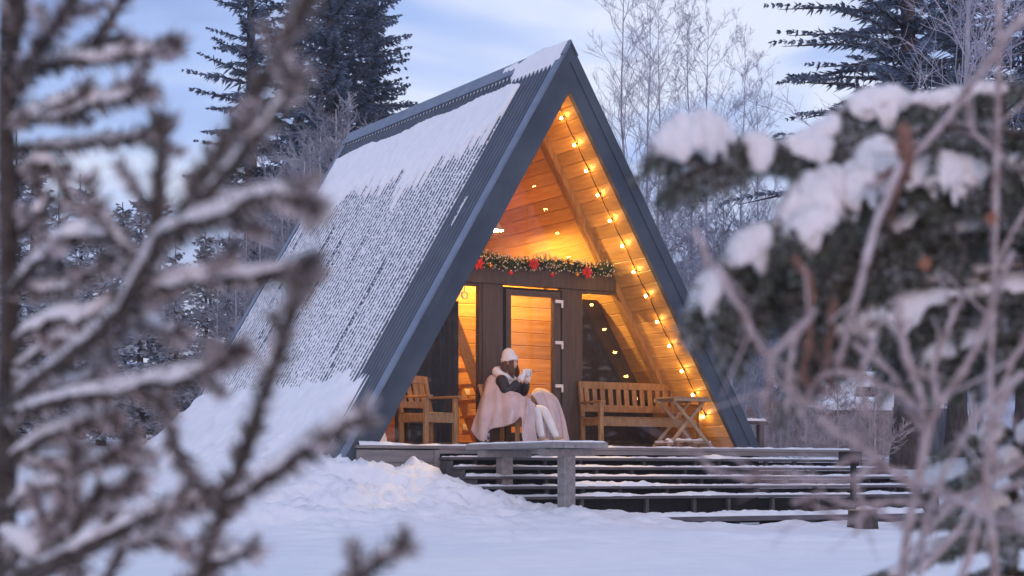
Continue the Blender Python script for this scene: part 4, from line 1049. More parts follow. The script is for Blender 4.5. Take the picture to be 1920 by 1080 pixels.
def spruce(H, Rb, zc, seed, tw=0.5, whorl=0.42, dens=6, gap=0.0, wid=0.055, spacing=0.17, sub=3, droop=0.28):
    rnd = random.Random(seed); Q = []
    z = zc; tr_ = MB(); mb = MB()
    while z < H - 0.3:
        t = (z - zc) / (H - zc)
        L0 = Rb * (1 - t) ** 0.85 * (0.55 + 0.45 * min(1, t * 6))
        n = max(3, int(dens * (1 - 0.4 * t)))
        a0 = rnd.random() * 6.28
        for k in range(n):
            if rnd.random() < gap: continue
            a = a0 + 2 * PI * k / n + rnd.uniform(-0.3, 0.3); L = L0 * rnd.uniform(0.65, 1.12) + 0.12
            d = np.array([math.cos(a), math.sin(a), 0.10 + 0.45 * t]); d /= np.linalg.norm(d)
            p0 = np.array([0, 0, z + rnd.uniform(-0.15, 0.15)])
            needle_branch(p0, d, L, droop * (1 - t), tw * (0.35 + 0.65 * L / Rb), rnd, Q, spacing, wid, sub)
            e = p0 + d * L * 0.9 + np.array([0, 0, -droop * (1 - t) * L * 0.8])
            mb.tube([p0, p0 + d * L * 0.5 + np.array([0, 0, -droop * (1 - t) * L * 0.25]), e], [0.012 * L + 0.008, 0.008 * L + 0.006, 0.004], 4)
        z += whorl * rnd.uniform(0.75, 1.2) * (1 - 0.45 * t)
    r0 = H * 0.013 + 0.03
    pts = [(0.03 * math.sin(q * 3), 0.02 * math.cos(q * 2), q * H) for q in np.linspace(0, 1, 14)]
    tr_.tube(pts, np.linspace(r0, 0.012, 14) + np.array([r0 * 0.35] + [0] * 13), 9)
    tr_.v += mb.v; k0 = tr_.n
    for f in mb.f: tr_.f.append([i + k0 for i in f])
    tr_.n += mb.n
    return tr_, np.array(Q)
def plant_spruce(data, X, Y, label, group, mn, z0=None, name='spruce_tree', rot=0.0, sc_=1.0):
    tr_, Q = data
    t = thing(name, label, 'tree', (X, Y, (float(ground_h(X, Y)) if z0 is None else z0) - 0.1), rot, group)
    tr_.build('trunk', M['bark'], t, True)
    quads_mesh('crown', Q, M[mn], t)
    t.scale = (sc_,) * 3
    return t
def px2(px, Y): return (px - CX) / F * Y, Y

G1 = 'tall dark conifers behind the cabin'
plant_spruce(spruce(17.0, 2.3, 3.0, 3, 0.50, 0.55, 8, 0.12, 0.028, 0.09, 6), *px2(468, 41), 'tall thin spruce with layered open boughs left of the denser conifers', G1, 'needle')
plant_spruce(spruce(20.0, 2.5, 2.5, 4, 0.50, 0.34, 10, 0.12, 0.030, 0.09, 6), *px2(622, 39), 'tallest dense dark conifer rising behind the cabin roof', G1, 'needle')
plant_spruce(spruce(16.5, 2.0, 2.5, 9, 0.48, 0.36, 10, 0.13, 0.030, 0.09, 6), *px2(692, 41), 'dark bushy conifer just behind the back of the cabin roof ridge', G1, 'needle')
plant_spruce(spruce(15.0, 1.9, 2.0, 12, 0.46, 0.38, 9, 0.05, 0.030, 0.10, 6), *px2(560, 44), 'dark conifer standing between the thin spruce and the tallest conifer', G1, 'needle')
G2 = 'conifers to the right of the cabin'
plant_spruce(spruce(16.5, 3.7, 2.35, 21, 0.46, 0.40, 9, 0.05, 0.024, 0.08, 5, 0.36), *px2(1700, 30), 'large dark spruce with drooping boughs and bare lower trunk by the fence', G2, 'needle', 0.75)
plant_spruce(spruce(14.0, 2.4, 2.6, 22, 0.6, 0.45, 8, 0.08, 0.03, 0.13, 4), *px2(1795, 33), 'dark spruce crowded close behind the large drooping one', G2, 'needle')
plant_spruce(spruce(15.0, 2.5, 2.4, 27, 0.6, 0.45, 8, 0.08, 0.03, 0.13, 4), *px2(1925, 31), 'dark spruce at the right edge of the picture', G2, 'needle')

def bare_tree(H, seed, spread=0.38, levels=4, r0=0.07, n1=26, tw=1.0, lean=0.03, start=0.22, n=3, up=0.75, thin=0.006):
    """a leafless tree: trunk, limbs that climb steeply, twigs"""
    rnd = random.Random(seed); tr_ = MB(); mb = MB()
    pts = [np.zeros(3)]
    k = 12
    for i in range(1, k + 1):
        pts.append(pts[-1] + np.array([rnd.gauss(lean, 0.03) * H / k, rnd.gauss(0, 0.03) * H / k, H / k]))
    pts = np.array(pts); tr_.tube(pts, np.linspace(r0, thin * 1.2, k + 1), 7)
    def grow(p, d, L, r, lev):
        m_ = 4 if lev < 3 else 3
        q = [p]
        dd = d.copy()
        for i in range(m_):
            dd = dd + np.array([rnd.gauss(0, 0.16), rnd.gauss(0, 0.16), rnd.gauss(0.02, 0.12)]); dd /= np.linalg.norm(dd)
            q.append(q[-1] + dd * L / m_)
        mb.tube(q, np.linspace(r, max(thin * 0.6, r * 0.35), m_ + 1), 3, False)
        if lev < levels:
            nn = int(5 * tw) if lev == 1 else int(4 * tw)
            for c in range(nn):
                f = rnd.uniform(0.25, 1.0) * m_; i = min(int(f), m_ - 1); b = q[i] + (q[i + 1] - q[i]) * (f - i)
                ax = np.array([rnd.gauss(0, 1), rnd.gauss(0, 1), rnd.gauss(0, 0.6)])
                nd = dd * 0.9 + ax * 0.45; nd[2] += 0.12; nd /= np.linalg.norm(nd)
                grow(b, nd, L * rnd.uniform(0.4, 0.62), max(thin * 0.7, r * 0.5), lev + 1)
    for j in range(n1):
        f = start + (1 - start) * (j + rnd.random()) / n1; i = min(int(f * k), k - 1); b = pts[i] + (pts[i + 1] - pts[i]) * (f * k - i)
        a = rnd.uniform(0, 2 * PI); d = np.array([math.cos(a) * (1 - up * 0.6), math.sin(a) * (1 - up * 0.6), up]); d /= np.linalg.norm(d)
        grow(b, d, spread * H * (1.05 - f * 0.8) * rnd.uniform(0.5, 1.0) * 0.62, r0 * 0.3 * (1.1 - f * 0.7), 1)
    return tr_, mb
def mesh_pair(d, m1, m2):
    a = d[0].mesh('trunk', True); a.materials.append(M[m1]); b = d[1].mesh('crown', True); b.materials.append(M[m2]); return a, b
def plant_pair(pair, name, cat_, X, Y, label, group, rot, s, part2='crown', z=None):
    t = thing(name, label, cat_, (X, Y, (float(ground_h(X, Y)) if z is None else z) - 0.08), rot, group); t.scale = (s, s, s)
    link('trunk', pair[0], t); link(part2, pair[1], t); return t
bir = [mesh_pair(bare_tree(12.5, 31 + k, 0.46, 4, 0.07, 40, 1.0, 0.003, 0.12, 3, 0.72, 0.0042), 'birch', 'twig') for k in range(2)]
GB = 'rimed birches right of the cabin'
for k, (px, Y, s, lab) in enumerate([
    (1172, 42, 1.02, 'rimed birch rising closest to the right slope of the roof'),
    (1215, 46, 1.0, 'thin rimed birch, second from the roof among the birches'),
    (1238, 40, 0.86, 'rimed birch with fine upright twigs, third from the roof'),
    (1298, 47, 0.98, 'slender rimed birch standing behind the snow-capped near bough tip'),
    (1318, 44, 0.92, 'tall bare rimed birch with few twigs near the middle of the gap'),
    (1385, 48, 0.95, 'rimed birch half hidden by the near snowy bough'),
    (1430, 45, 0.8, 'rimed birch close to the large dark spruce')]):
    plant_pair(bir[k % 2], 'birch_tree', 'tree', *px2(px, Y), lab, GB, k * 1.3, s)
bir2 = bir[1]
plant_pair(bir[0], 'birch_tree', 'tree', *px2(1826, 20), 'pale birch trunk in front of the dark conifers at the right', GB, 2.2, 0.85)
bush = [mesh_pair(bare_tree(5.2, 51 + k, 0.60, 4, 0.045, 26, 1.15, 0.01, 0.05, 3, 0.55, 0.0055), 'twig', 'bushtwig') for k in range(3)]
GT = 'rimed thicket behind the cabin'
k = 0
for px, Y, s in [(520, 33, 0.98), (560, 31.5, 1.10), (600, 33, 1.18), (645, 33.5, 1.22), (690, 34, 1.25), (735, 35, 1.28), (780, 36, 1.2), (480, 32, 0.85), (440, 31, 0.8), (545, 35, 1.15), (665, 36, 1.3), (410, 33, 0.75), (500, 36, 1.0), (620, 37, 1.35), (580, 34, 1.25), (710, 36, 1.35), (755, 37, 1.4), (530, 37, 1.25), (640, 35, 1.42), (465, 35, 1.05), (600, 36, 1.4), (805, 38, 1.25)]:
    plant_pair(bush[k % 3], 'rimed_bush', 'bush', *px2(px, Y), 'grey rimed leafless bush in the thicket behind the cabin roof', GT, k * 0.9, s); k += 1
GS = 'rimed saplings beside the right slope'
for px, Y, s in [(1330, 33, 0.85), (1368, 35, 0.9), (1300, 36, 0.95), (1400, 31, 0.62), (1425, 38, 0.8), (1345, 40, 1.0), (1275, 40, 1.05), (1460, 42, 0.9), (1310, 38, 1.2), (1385, 42, 1.2), (1250, 42, 1.3), (1420, 44, 1.2), (1350, 45, 1.45), (1200, 43, 1.3)]:
    plant_pair(bush[k % 3], 'rimed_sapling', 'bush', *px2(px, Y), 'grey rimed sapling between the right roof slope and the picket fence', GS, k * 0.9, s); k += 1

M['pinktwig'] = mat('pinkish_rimed_twigs', (0.30, 0.24, 0.25), (0.60, 0.53, 0.55), 1.6, 0.85)
pbush = mesh_pair(bare_tree(5.2, 77, 0.60, 4, 0.05, 30, 1.2, 0.01, 0.04, 3, 0.6, 0.010), 'pinktwig', 'pinktwig')
for px, Y, s_, lab in ((1452, 28.5, 0.40, 'pinkish rimed bush nearest the right foot of the roof'), (1512, 27.5, 0.44, 'pinkish rimed bush behind the middle of the deck railing'),
                       (1572, 29.0, 0.42, 'pinkish rimed bush before the broad snowy roof'), (1640, 28.0, 0.36, 'pinkish rimed bush beside the dark spruce trunk')):
    plant_pair(pbush, 'rimed_bush', 'bush', *px2(px, Y), lab, 'pinkish bushes behind the right end of the deck', px * 0.01, s_)
# rimed firs on the left behind the near branches
GF = 'snow-laden firs left of the cabin'
fd = [spruce(6.5, 1.7, 0.5, 61 + q, 0.55, 0.36, 8, 0.05, 0.06) for q in range(2)]
fm = []
for a, q in fd:
    m1 = a.mesh('trunk', True); m1.materials.append(M['bark'])
    me = bpy.data.meshes.new('crown'); fill_mesh(me, q.reshape(-1, 3), np.arange(len(q) * 4), np.full(len(q), 4)); me.materials.append(M['needle_frost']); fm.append((m1, me))
for q, (px, Y, s) in enumerate([(30, 30, 0.9), (110, 33, 0.75), (190, 31, 0.72), (265, 34, 0.80), (330, 32, 0.62), (385, 35, 0.72), (150, 38, 0.95), (60, 40, 1.1), (300, 41, 0.95), (430, 40, 0.8), (-20, 34, 1.0), (230, 45, 1.0)]):
    plant_pair(fm[q % 2], 'fir_tree', 'tree', *px2(px, Y), 'snow-laden fir in the row beyond the snowfield on the left', GF, q * 1.1, s)
GM = 'conifers right of the clearing mirrored in the panes'
_mt, _mq = spruce(13.0, 2.3, 0.8, 71, 0.7, 0.5, 7, 0.05, 0.06)
_a = _mt.mesh('trunk', True); _a.materials.append(M['bark'])
_b = bpy.data.meshes.new('crown'); fill_mesh(_b, _mq.reshape(-1, 3), np.arange(len(_mq) * 4), np.full(len(_mq), 4)); _b.materials.append(M['needle'])
for q, (X, Y, s_) in enumerate([(19, 13.5, 0.55), (24, 6.5, 0.9), (27, 10.5, 1.0), (22, 2.0, 0.8), (31, 3.5, 1.15), (34, 8.5, 1.1), (29, -2.5, 1.0), (36, -1.0, 1.2), (26, 14.5, 0.9), (38, 12.5, 1.1)]):
    plant_pair((_a, _b), 'spruce_tree', 'tree', X, Y, 'dark conifer right of the clearing, seen only mirrored in the cabin panes', GM, q * 0.8, s_)
GR = 'dim conifers behind the far houses'
for q, (px, Y, s) in enumerate([(1400, 95, 1.2), (1460, 105, 1.5), (1510, 98, 1.1), (1570, 110, 1.6), (1640, 100, 1.3), (1350, 110, 1.3), (1300, 118, 1.2), (1240, 120, 1.3), (1700, 108, 1.4), (1760, 100, 1.2)]):
    plant_pair(fm[q % 2], 'fir_tree', 'tree', *px2(px, Y), 'small frosted fir on the slope beyond the far houses', GR, q * 0.7, s)

# ------------------------------------------------------------------ far fence and houses
fx0, fy0 = px2(1395, 37.0); fx1, fy1 = px2(1840, 33.0)
fe = thing('picket_fence', 'weathered grey picket fence between the deck and the far houses', 'fence', (fx0, fy0, 0))
nf = 120; rails = MB(); pk = MB()
hgt = lambda q: float(ground_h(fx0 + (fx1 - fx0) * q, fy0 + (fy1 - fy0) * q))
for i in range(nf):
    q = i / (nf - 1); x = (fx1 - fx0) * q; y = (fy1 - fy0) * q; z = hgt(q) - 0.12
    h = 1.02 + random.uniform(-0.09, 0.09)
    pk.bar((x, y, z), (x + random.uniform(-0.02, 0.02), y, z + h), 0.062, 0.02, up=(0, 1, 0))
tag(pk.build('pickets', M['fence'], fe), kind='stuff')
for dz in (0.3, 0.78):
    MB().tube([((fx1 - fx0) * q, (fy1 - fy0) * q + 0.035, hgt(q) + dz) for q in np.linspace(0, 1, 20)], 0.03, 6).build('rail', M['fence'], fe)
for i in range(7):
    q = i / 6; MB().bar(((fx1 - fx0) * q, (fy1 - fy0) * q + 0.08, hgt(q) - 0.3), ((fx1 - fx0) * q, (fy1 - fy0) * q + 0.08, hgt(q) + 1.05), 0.1, 0.1, up=(0, 1, 0)).build('post', M['fence'], fe)

def house(px, py_base, Y, w, d, hw_, hr, rz, label, lit=False):
    p = at(px, py_base, Y)
    t = thing('house', label, 'house', tuple(p), rz, 'far houses beyond the fence')
    wl = MB(); wl.box(-w / 2, w / 2, -d / 2, d / 2, -4, hw_)
    wl.add([(-w / 2, -d / 2, hw_), (-w / 2, d / 2, hw_), (-w / 2, 0, hw_ + hr)], [(0, 1, 2)]); wl.add([(w / 2, -d / 2, hw_), (w / 2, d / 2, hw_), (w / 2, 0, hw_ + hr)], [(0, 2, 1)])
    wl.build('wall', M['log'], t)
    for sg in (-1, 1):
        a = np.array([0, sg * (d / 2 + 0.5), hw_ - 0.5 * hr / (d / 2)]); b = np.array([0, 0, hw_ + hr + 0.02])
        n_ = np.array([0, sg * hr, d / 2]); n_ /= np.linalg.norm(n_)
        for nm, t0, t1, mm in (('roof', 0.0, 0.12, 'dark'), ('roof_snow', 0.121, 0.42, 'snow')):
            V = []
            for x in (-w / 2 - 0.5, w / 2 + 0.5):
                for c0 in (a, b):
                    for tt_ in (t0, t1): V.append(c0 + n_ * tt_ + np.array([x, 0, 0]))
            MB().add(V, [(0, 1, 3, 2), (4, 6, 7, 5), (0, 4, 5, 1), (2, 3, 7, 6), (1, 5, 7, 3), (0, 2, 6, 4)]).build(nm, M[mm], t)
    for x in (-w / 4, w / 4):
        f_ = MB().box(x - 0.6, x + 0.6, -d / 2 - 0.06, -d / 2 - 0.003, 0.8, 1.9).build('window', M['hinge'], t)
        MB().box(x - 0.5, x + 0.5, -d / 2 - 0.075, -d / 2 - 0.061, 0.9, 1.8).build('pane', M['panel'], f_)
    return t
house(1452, 800, 72, 3.4, 2.8, 1.0, 0.95, R(62), 'small log house, gable end towards us, left of the larger snowy roof')
house(1545, 802, 78, 4.9, 4.6, 0.9, 1.35, R(8), 'log house with a broad snowy roof right of the small gable')
house(1650, 800, 82, 4.2, 4.0, 0.9, 1.0, R(-4), 'low log house behind the dark trunks with a snowy roof')

# small things on the right
rl_ = thing('deck_railing', 'dark timber railing with a snowy top rail at the right end of deck', 'railing', tuple(W(3.55, 1.9, DECK)), TH)
for x in (0.0, 0.55, 1.2):
    MB().bar((x, 0, 0), (x, 0, 0.42), 0.09, 0.09, up=(0, 1, 0), ch=0.005).build('post', M['brown'], rl_)
tr = MB().bar((-0.1, 0, 0.45), (1.3, 0, 0.45), 0.12, 0.05, ch=0.005).build('top_rail', M['brown'], rl_)
xx = np.linspace(-0.09, 1.29, 40); MB().tube(np.stack([xx, 0 * xx, 0.478 + 0 * xx], -1), 0.035 + 0.012 * rng.random(40), 8).build('snow', M['cap'], tr, True)
bx = at(1600, 945, 20.6)
gr = thing('box_top_post', 'dark square-topped post standing at the right of the steps', 'post', (bx[0], bx[1], float(ground_h(bx[0], bx[1]))), TH)  # plain dark post under a square box, no lantern on it
zt = CAMZ + (HY - 868) / F * 20.6 - float(ground_h(bx[0], bx[1]))
MB().bar((0, 0, -0.1), (0, 0, zt), 0.06, 0.06, up=(0, 1, 0), ch=0.006).build('post', M['dark'], gr)
MB().box(-0.17, 0.07, -0.08, 0.08, zt, zt + 0.14).build('box_top', M['dark'], gr)
sp_ = at(1618, 984, 19.4)
lg = thing('tree_stump', 'dark chopped stump with snow on top at the right end of the lowest step', 'stump', (sp_[0], sp_[1], float(ground_h(sp_[0], sp_[1]))), R(12))
an = np.linspace(0, 2 * PI, 28, endpoint=False)
rs_ = 0.17 * (1 + 0.07 * np.sin(3 * an + 1) + 0.05 * np.sin(7 * an))
sb = MB(); V = []
for z, f_ in ((-0.1, 1.16), (0.03, 1.06), (0.12, 1.0), (0.21, 0.98)): V += [(r * f_ * math.cos(a), r * f_ * math.sin(a), z) for r, a in zip(rs_, an)]
sb.add(V, [(i * 28 + j, i * 28 + (j + 1) % 28, (i + 1) * 28 + (j + 1) % 28, (i + 1) * 28 + j) for i in range(3) for j in range(28)] + [tuple(range(84, 112))])
sb.build('body', M['stone'], lg, True)
sb = MB(); sb.add([(r * 0.93 * math.cos(a), r * 0.93 * math.sin(a), z) for z in (0.205, 0.222) for r, a in zip(rs_, an)], [(j, (j + 1) % 28, 28 + (j + 1) % 28, 28 + j) for j in range(28)] + [tuple(range(28, 56))])
sb.build('cut_top', M['endgrain'], lg)
MB().ball((0.03, 0.0, 0.225), (0.11, 0.10, 0.040), 14, 8).build('snow', M['cap'], lg, True)

# hanging bulbs glowing far left
for px, py, Y, lab in ((110, 541, 26, 'small glowing bulb among the firs, the lower of two'), (11, 416, 26, 'small glowing bulb among the firs, the higher of two')):
    p = at(px, py, Y); t = thing('garden_bulb', lab, 'light bulb', tuple(p), 0)
    MB().ball((0, 0, 0), 0.06, 12, 8).build('bulb', M['farlight'], t, True); MB().tube([(0, 0, 0.03), (0, 0, 1.5)], 0.008, 5).build('cable', M['wire'], t)

# ------------------------------------------------------------------ near left: a rimed fir whose boughs cross the view
def px_path(pts, n=24):
    """(px, py, depth) waypoints to a smooth path"""
    P = np.array([at(*p) for p in pts]); return cat(P, n, 0)
def needles_on(path, dens, ln, rnd, w=0.0016, r0=0.006, dirbias=0.6, gravity=0.0):
    seg = np.linalg.norm(np.diff(path, axis=0), axis=1); L = seg.sum(); n = int(L * dens)
    t = rnd.random(n) * (len(path) - 1.001); i = t.astype(int); f = (t - i)[:, None]
    p = path[i] * (1 - f) + path[i + 1] * f; d = path[i + 1] - path[i]; d /= np.linalg.norm(d, axis=1, keepdims=True) + 1e-9
    x = rnd.normal(size=(n, 3)); x -= (x * d).sum(1, keepdims=True) * d; x /= np.linalg.norm(x, axis=1, keepdims=True) + 1e-9
    dd = x + d * dirbias; dd[:, 2] -= gravity; dd /= np.linalg.norm(dd, axis=1, keepdims=True)
    l = ln * rnd.uniform(0.55, 1.15, n)[:, None]
    s = np.cross(dd, rnd.normal(size=(n, 3))); s /= np.linalg.norm(s, axis=1, keepdims=True) + 1e-9; s = s * w
    b = p + x * r0 * 0.7; e = b + dd * l
    return np.stack([b - s, b + s, e + s * 0.5, e - s * 0.5], 1)
def snow_on(mb, path, r, rnd, lift=0.6, t0=0.0, t1=1.0, n=10, lump=0.45):
    a = int(t0 * (len(path) - 1)); b = max(a + 3, int(t1 * (len(path) - 1)) + 1); q = path[a:b].copy()
    k = len(q); env = np.sin(np.linspace(0.12, PI - 0.12, k)) ** 0.5
    rr_ = r * env * (1 + lump * (rnd.random(k) - 0.5) * 2 * 0.7)
    rr_ = np.convolve(np.pad(rr_, 1, mode='edge'), [0.25, 0.5, 0.25], 'valid')
    q[:, 2] += lift * rr_; mb.tube(q, rr_, n)
def snow_cap(mb, path, t0, t1, w, h, rnd, droop=1.0, k=40, na=11):
    # a mound lying along a bough: rounded on top, its lower edge hanging in tongues
    t = np.linspace(t0, t1, k) * (len(path) - 1.001); i = t.astype(int); f = (t - i)[:, None]
    c = path[i] * (1 - f) + path[i + 1] * f
    d = np.gradient(c, axis=0); sd = np.stack([-d[:, 1], d[:, 0], 0 * d[:, 0]], -1); sd /= np.linalg.norm(sd, axis=1, keepdims=True) + 1e-9
    env = np.clip(np.sin(np.linspace(0.10, PI - 0.10, k)), 0, 1) ** 0.45
    x = np.linspace(0, (t1 - t0) * 9, k); o = rnd.uniform(0, 60)
    hh = h * env * (0.55 + 0.9 * fbm(x * 0.55 + o, x * 0 + o, 2)); ww = w * env * (0.6 + 0.8 * fbm(x * 0.6 + o + 9, x * 0 + o, 2))
    tongue = np.clip(fbm(x * 1.5 + o, x * 0 + 3, 2) - 0.38, 0, 1) * 3.2
    tg2 = np.clip(fbm(x * 1.4 + o + 31, x * 0 + 8, 2) - 0.38, 0, 1) * 3.2
    top = []; a = np.linspace(-1, 1, na)
    for q in a:
        e = (tongue if q < 0 else tg2) * abs(q) ** 3
        top.append(c + sd * (q * ww)[:, None] + np.stack([0 * x, 0 * x, hh * math.sqrt(max(0, 1 - q * q)) - droop * h * e * env - 0.15 * h * q * q], -1))
    for q in a[::-1]:
        e = (tongue if q < 0 else tg2) * abs(q) ** 3
        top.append(c + sd * (q * ww * 0.9)[:, None] + np.stack([0 * x, 0 * x, -0.22 * h * env - droop * h * e * env], -1))
    G = np.stack(top, 1); m_ = G.shape[1]
    _n = (fbm(np.arange(k)[:, None] * 0.42 + o, np.arange(m_)[None, :] * 0.4 + o, 3, 0.55) - 0.5)
    G = G + np.stack([0 * _n, -0.35 * h * _n, 0.45 * h * _n], -1) * env[:, None, None] + 0.03 * h * rnd.normal(size=G.shape)
    mb.add(G.reshape(-1, 3), [(p * m_ + q, p * m_ + (q + 1) % m_, (p + 1) * m_ + (q + 1) % m_, (p + 1) * m_ + q) for p in range(k - 1) for q in range(m_)] + [tuple(range(m_)), tuple(range(k * m_ - 1, (k - 1) * m_ - 1, -1))])
rl2 = np.random.default_rng(33)
base = np.array([*at(20, 893, 2.3)[:2], 0.0])
fir = thing('near_fir_tree', 'out-of-focus rimed fir with bare snowy boughs at the left edge', 'tree', tuple(base))
tp = px_path([(15, 1500, 2.3), (10, 1000, 2.3), (18, 600, 2.3), (12, 200, 2.3), (22, -200, 2.3)], 30) - base
MB().tube(tp, np.linspace(0.017, 0.011, 30), 10).build('trunk', M['fgbark'], fir, True)
LB = [
 ([(0, 1090, 2.2), (70, 1000, 2.15), (180, 950, 2.1), (260, 900, 2.05)], 0.0065, 0.011),
 ([(30, 860, 2.25), (110, 880, 2.2), (190, 860, 2.15), (250, 810, 2.1)], 0.0065, 0.010),
 ([(200, 1100, 2.05), (230, 1030, 2.0), (290, 1010, 2.0), (350, 1030, 2.0)], 0.0065, 0.010),
 ([(20, 520, 2.3), (90, 540, 2.25), (150, 520, 2.2), (215, 480, 2.15)], 0.0065, 0.010),
 ([(20, 700, 2.3), (100, 715, 2.2), (180, 690, 2.2)], 0.006, 0.009),
 ([(60, 420, 2.35), (110, 470, 2.3), (130, 560, 2.3)], 0.006, 0.0),
 # waypoints, stem radius, snow radius (0 = none)
 ([(15, 150, 2.3), (110, 122, 2.2), (240, 112, 2.15), (335, 92, 2.1)], 0.0075, 0.011),
 ([(90, 125, 2.25), (150, 95, 2.25), (232, 76, 2.25)], 0.006, 0.011),
 ([(15, 230, 2.3), (120, 212, 2.2), (200, 190, 2.15), (272, 168, 2.1)], 0.008, 0.013),
 ([(30, 215, 2.3), (100, 190, 2.2), (170, 165, 2.15)], 0.006, 0.012),
 ([(20, 280, 2.35), (130, 272, 2.3), (220, 258, 2.25), (290, 238, 2.2)], 0.007, 0.009),
 ([(15, 200, 2.3), (60, 110, 2.2), (100, 40, 2.1), (125, -40, 2.1)], 0.010, 0.0),
 ([(10, 140, 2.3), (35, 60, 2.2), (40, -50, 2.2)], 0.011, 0.0),
 ([(150, 120, 2.2), (185, 65, 2.2), (245, -30, 2.2)], 0.0075, 0.0),
 ([(5, 760, 2.25), (110, 680, 2.1), (220, 590, 2.0), (300, 450, 1.9), (350, 418, 1.85), (430, 385, 1.8), (520, 352, 1.75), (592, 385, 1.7)], 0.011, 0.014),
 ([(296, 455, 1.9), (292, 380, 1.9), (296, 300, 1.9), (300, 218, 1.9)], 0.0095, 0.0),
 ([(340, 420, 1.85), (375, 335, 1.85), (425, 245, 1.85), (480, 140, 1.85), (540, 35, 1.85), (575, -40, 1.85)], 0.0105, 0.0),
 ([(355, 415, 1.85), (420, 330, 1.8), (480, 255, 1.75), (530, 180, 1.75), (558, 140, 1.75)], 0.0095, 0.008),
 ([(270, 500, 1.95), (225, 450, 1.95), (190, 390, 1.95), (155, 335, 1.95)], 0.0085, 0.009),
 ([(10, 560, 2.3), (100, 480, 2.2), (170, 450, 2.15), (240, 470, 2.1)], 0.009, 0.015),
 ([(120, 665, 2.1), (230, 580, 2.0), (330, 535, 1.95), (450, 522, 1.9), (590, 500, 1.85)], 0.009, 0.013),
 ([(370, 1120, 1.9), (400, 1010, 1.9), (438, 920, 1.9), (478, 800, 1.88), (515, 700, 1.86), (555, 590, 1.85), (583, 512, 1.85)], 0.0095, 0.0),
 ([(8, 780, 2.2), (110, 755, 2.1), (220, 738, 2.05), (300, 722, 2.0), (385, 700, 1.95), (462, 660, 1.9)], 0.0095, 0.013),
 ([(300, 745, 2.0), (325, 820, 1.95), (360, 890, 1.92), (395, 935, 1.9)], 0.0085, 0.0),
 ([(5, 1100, 2.1), (120, 1050, 2.0), (250, 985, 1.95), (340, 950, 1.92), (430, 930, 1.9)], 0.013, 0.014),
 ([(415, 950, 1.9), (490, 905, 1.85), (570, 850, 1.8), (640, 805, 1.75), (690, 775, 1.75)], 0.0095, 0.012),
 ([(8, 960, 2.25), (70, 920, 2.2), (135, 905, 2.15)], 0.009, 0.014),
 ([(8, 870, 2.25), (90, 820, 2.2), (160, 795, 2.15), (222, 785, 2.1)], 0.009, 0.015),
 ([(60, 1080, 2.1), (95, 1000, 2.1), (130, 900, 2.1), (140, 830, 2.1)], 0.0085, 0.0),
 ([(100, 1060, 2.05), (140, 990, 2.05), (195, 915, 2.05)], 0.0085, 0.0),
 ([(20, 640, 2.3), (90, 610, 2.25), (160, 600, 2.2), (210, 560, 2.2)], 0.009, 0.015),
 ([(20, 350, 2.35), (70, 310, 2.3), (110, 330, 2.3), (130, 400, 2.3)], 0.009, 0.012),
 ([(330, 1110, 1.95), (400, 1065, 1.9), (480, 1040, 1.85)], 0.0085, 0.010),
 ([(560, 1200, 1.9), (640, 1110, 1.85), (710, 1050, 1.8), (768, 1005, 1.8)], 0.0085, 0.006),
 ([(10, 700, 2.3), (120, 640, 2.25), (190, 650, 2.2), (260, 610, 2.15), (340, 640, 2.1)], 0.008, 0.014),
 ([(10, 450, 2.35), (60, 430, 2.3), (100, 380, 2.3)], 0.008, 0.013),
 ([(0, 1000, 2.2), (60, 1030, 2.15), (150, 1075, 2.1)], 0.010, 0.015)]
for pts, r, sr in LB:
    P = px_path(pts, 34) - base
    n = len(P)
    P = P + 0.003 * np.cumsum(rl2.normal(size=(n, 3)), 0) * 0.25
    r *= 0.86; b = MB().tube(P, np.linspace(r, r * 0.72, n) * (1 + 0.15 * rl2.normal(size=n)), 9).build('branch', M['fgbark'], fir, True)
    Q = []
    for _k in range(rl2.integers(1, 4)):
        i = rl2.integers(4, n - 3); d = P[i + 1] - P[i]; d /= np.linalg.norm(d); x = np.array([rl2.normal(), rl2.normal() * 0.6, rl2.normal()]); x -= x.dot(d) * d; x /= np.linalg.norm(x)
        l = rl2.uniform(0.03, 0.075); tq = np.array([P[i] + (d * 0.75 * q + x * 0.65 * q ** 0.8) * l for q in np.linspace(0, 1, 6)])
        tw_ = MB().tube(tq, np.linspace(r * 0.5, r * 0.28, 6), 6).build('twig', M['fgbark'], b, True)
        Q.append(needles_on(tq, 2600, 0.014, rl2, 0.0012, r * 0.4))
    tag(quads_mesh('dark_needles', needles_on(P, 520, 0.020, rl2, 0.0017, r, 0.9, 0.25), M['fgdark'], b), kind='stuff')
    Q += [needles_on(P, 720, 0.021, rl2, 0.0016, r, 0.9), needles_on(P[-5:], 2200, 0.022, rl2, 0.0017, r, 1.0)]
    tag(quads_mesh('needles', np.concatenate(Q), M['fgneedle'], b), kind='stuff')
    if sr:
        mb = MB(); snow_cap(mb, P + np.array([0, 0, 0.6 * r]), 0.03, 0.96, sr * 0.95, sr * 0.95, rl2, 0.4, 44, 9)
        mb.build('snow', M['cap'], b, True)

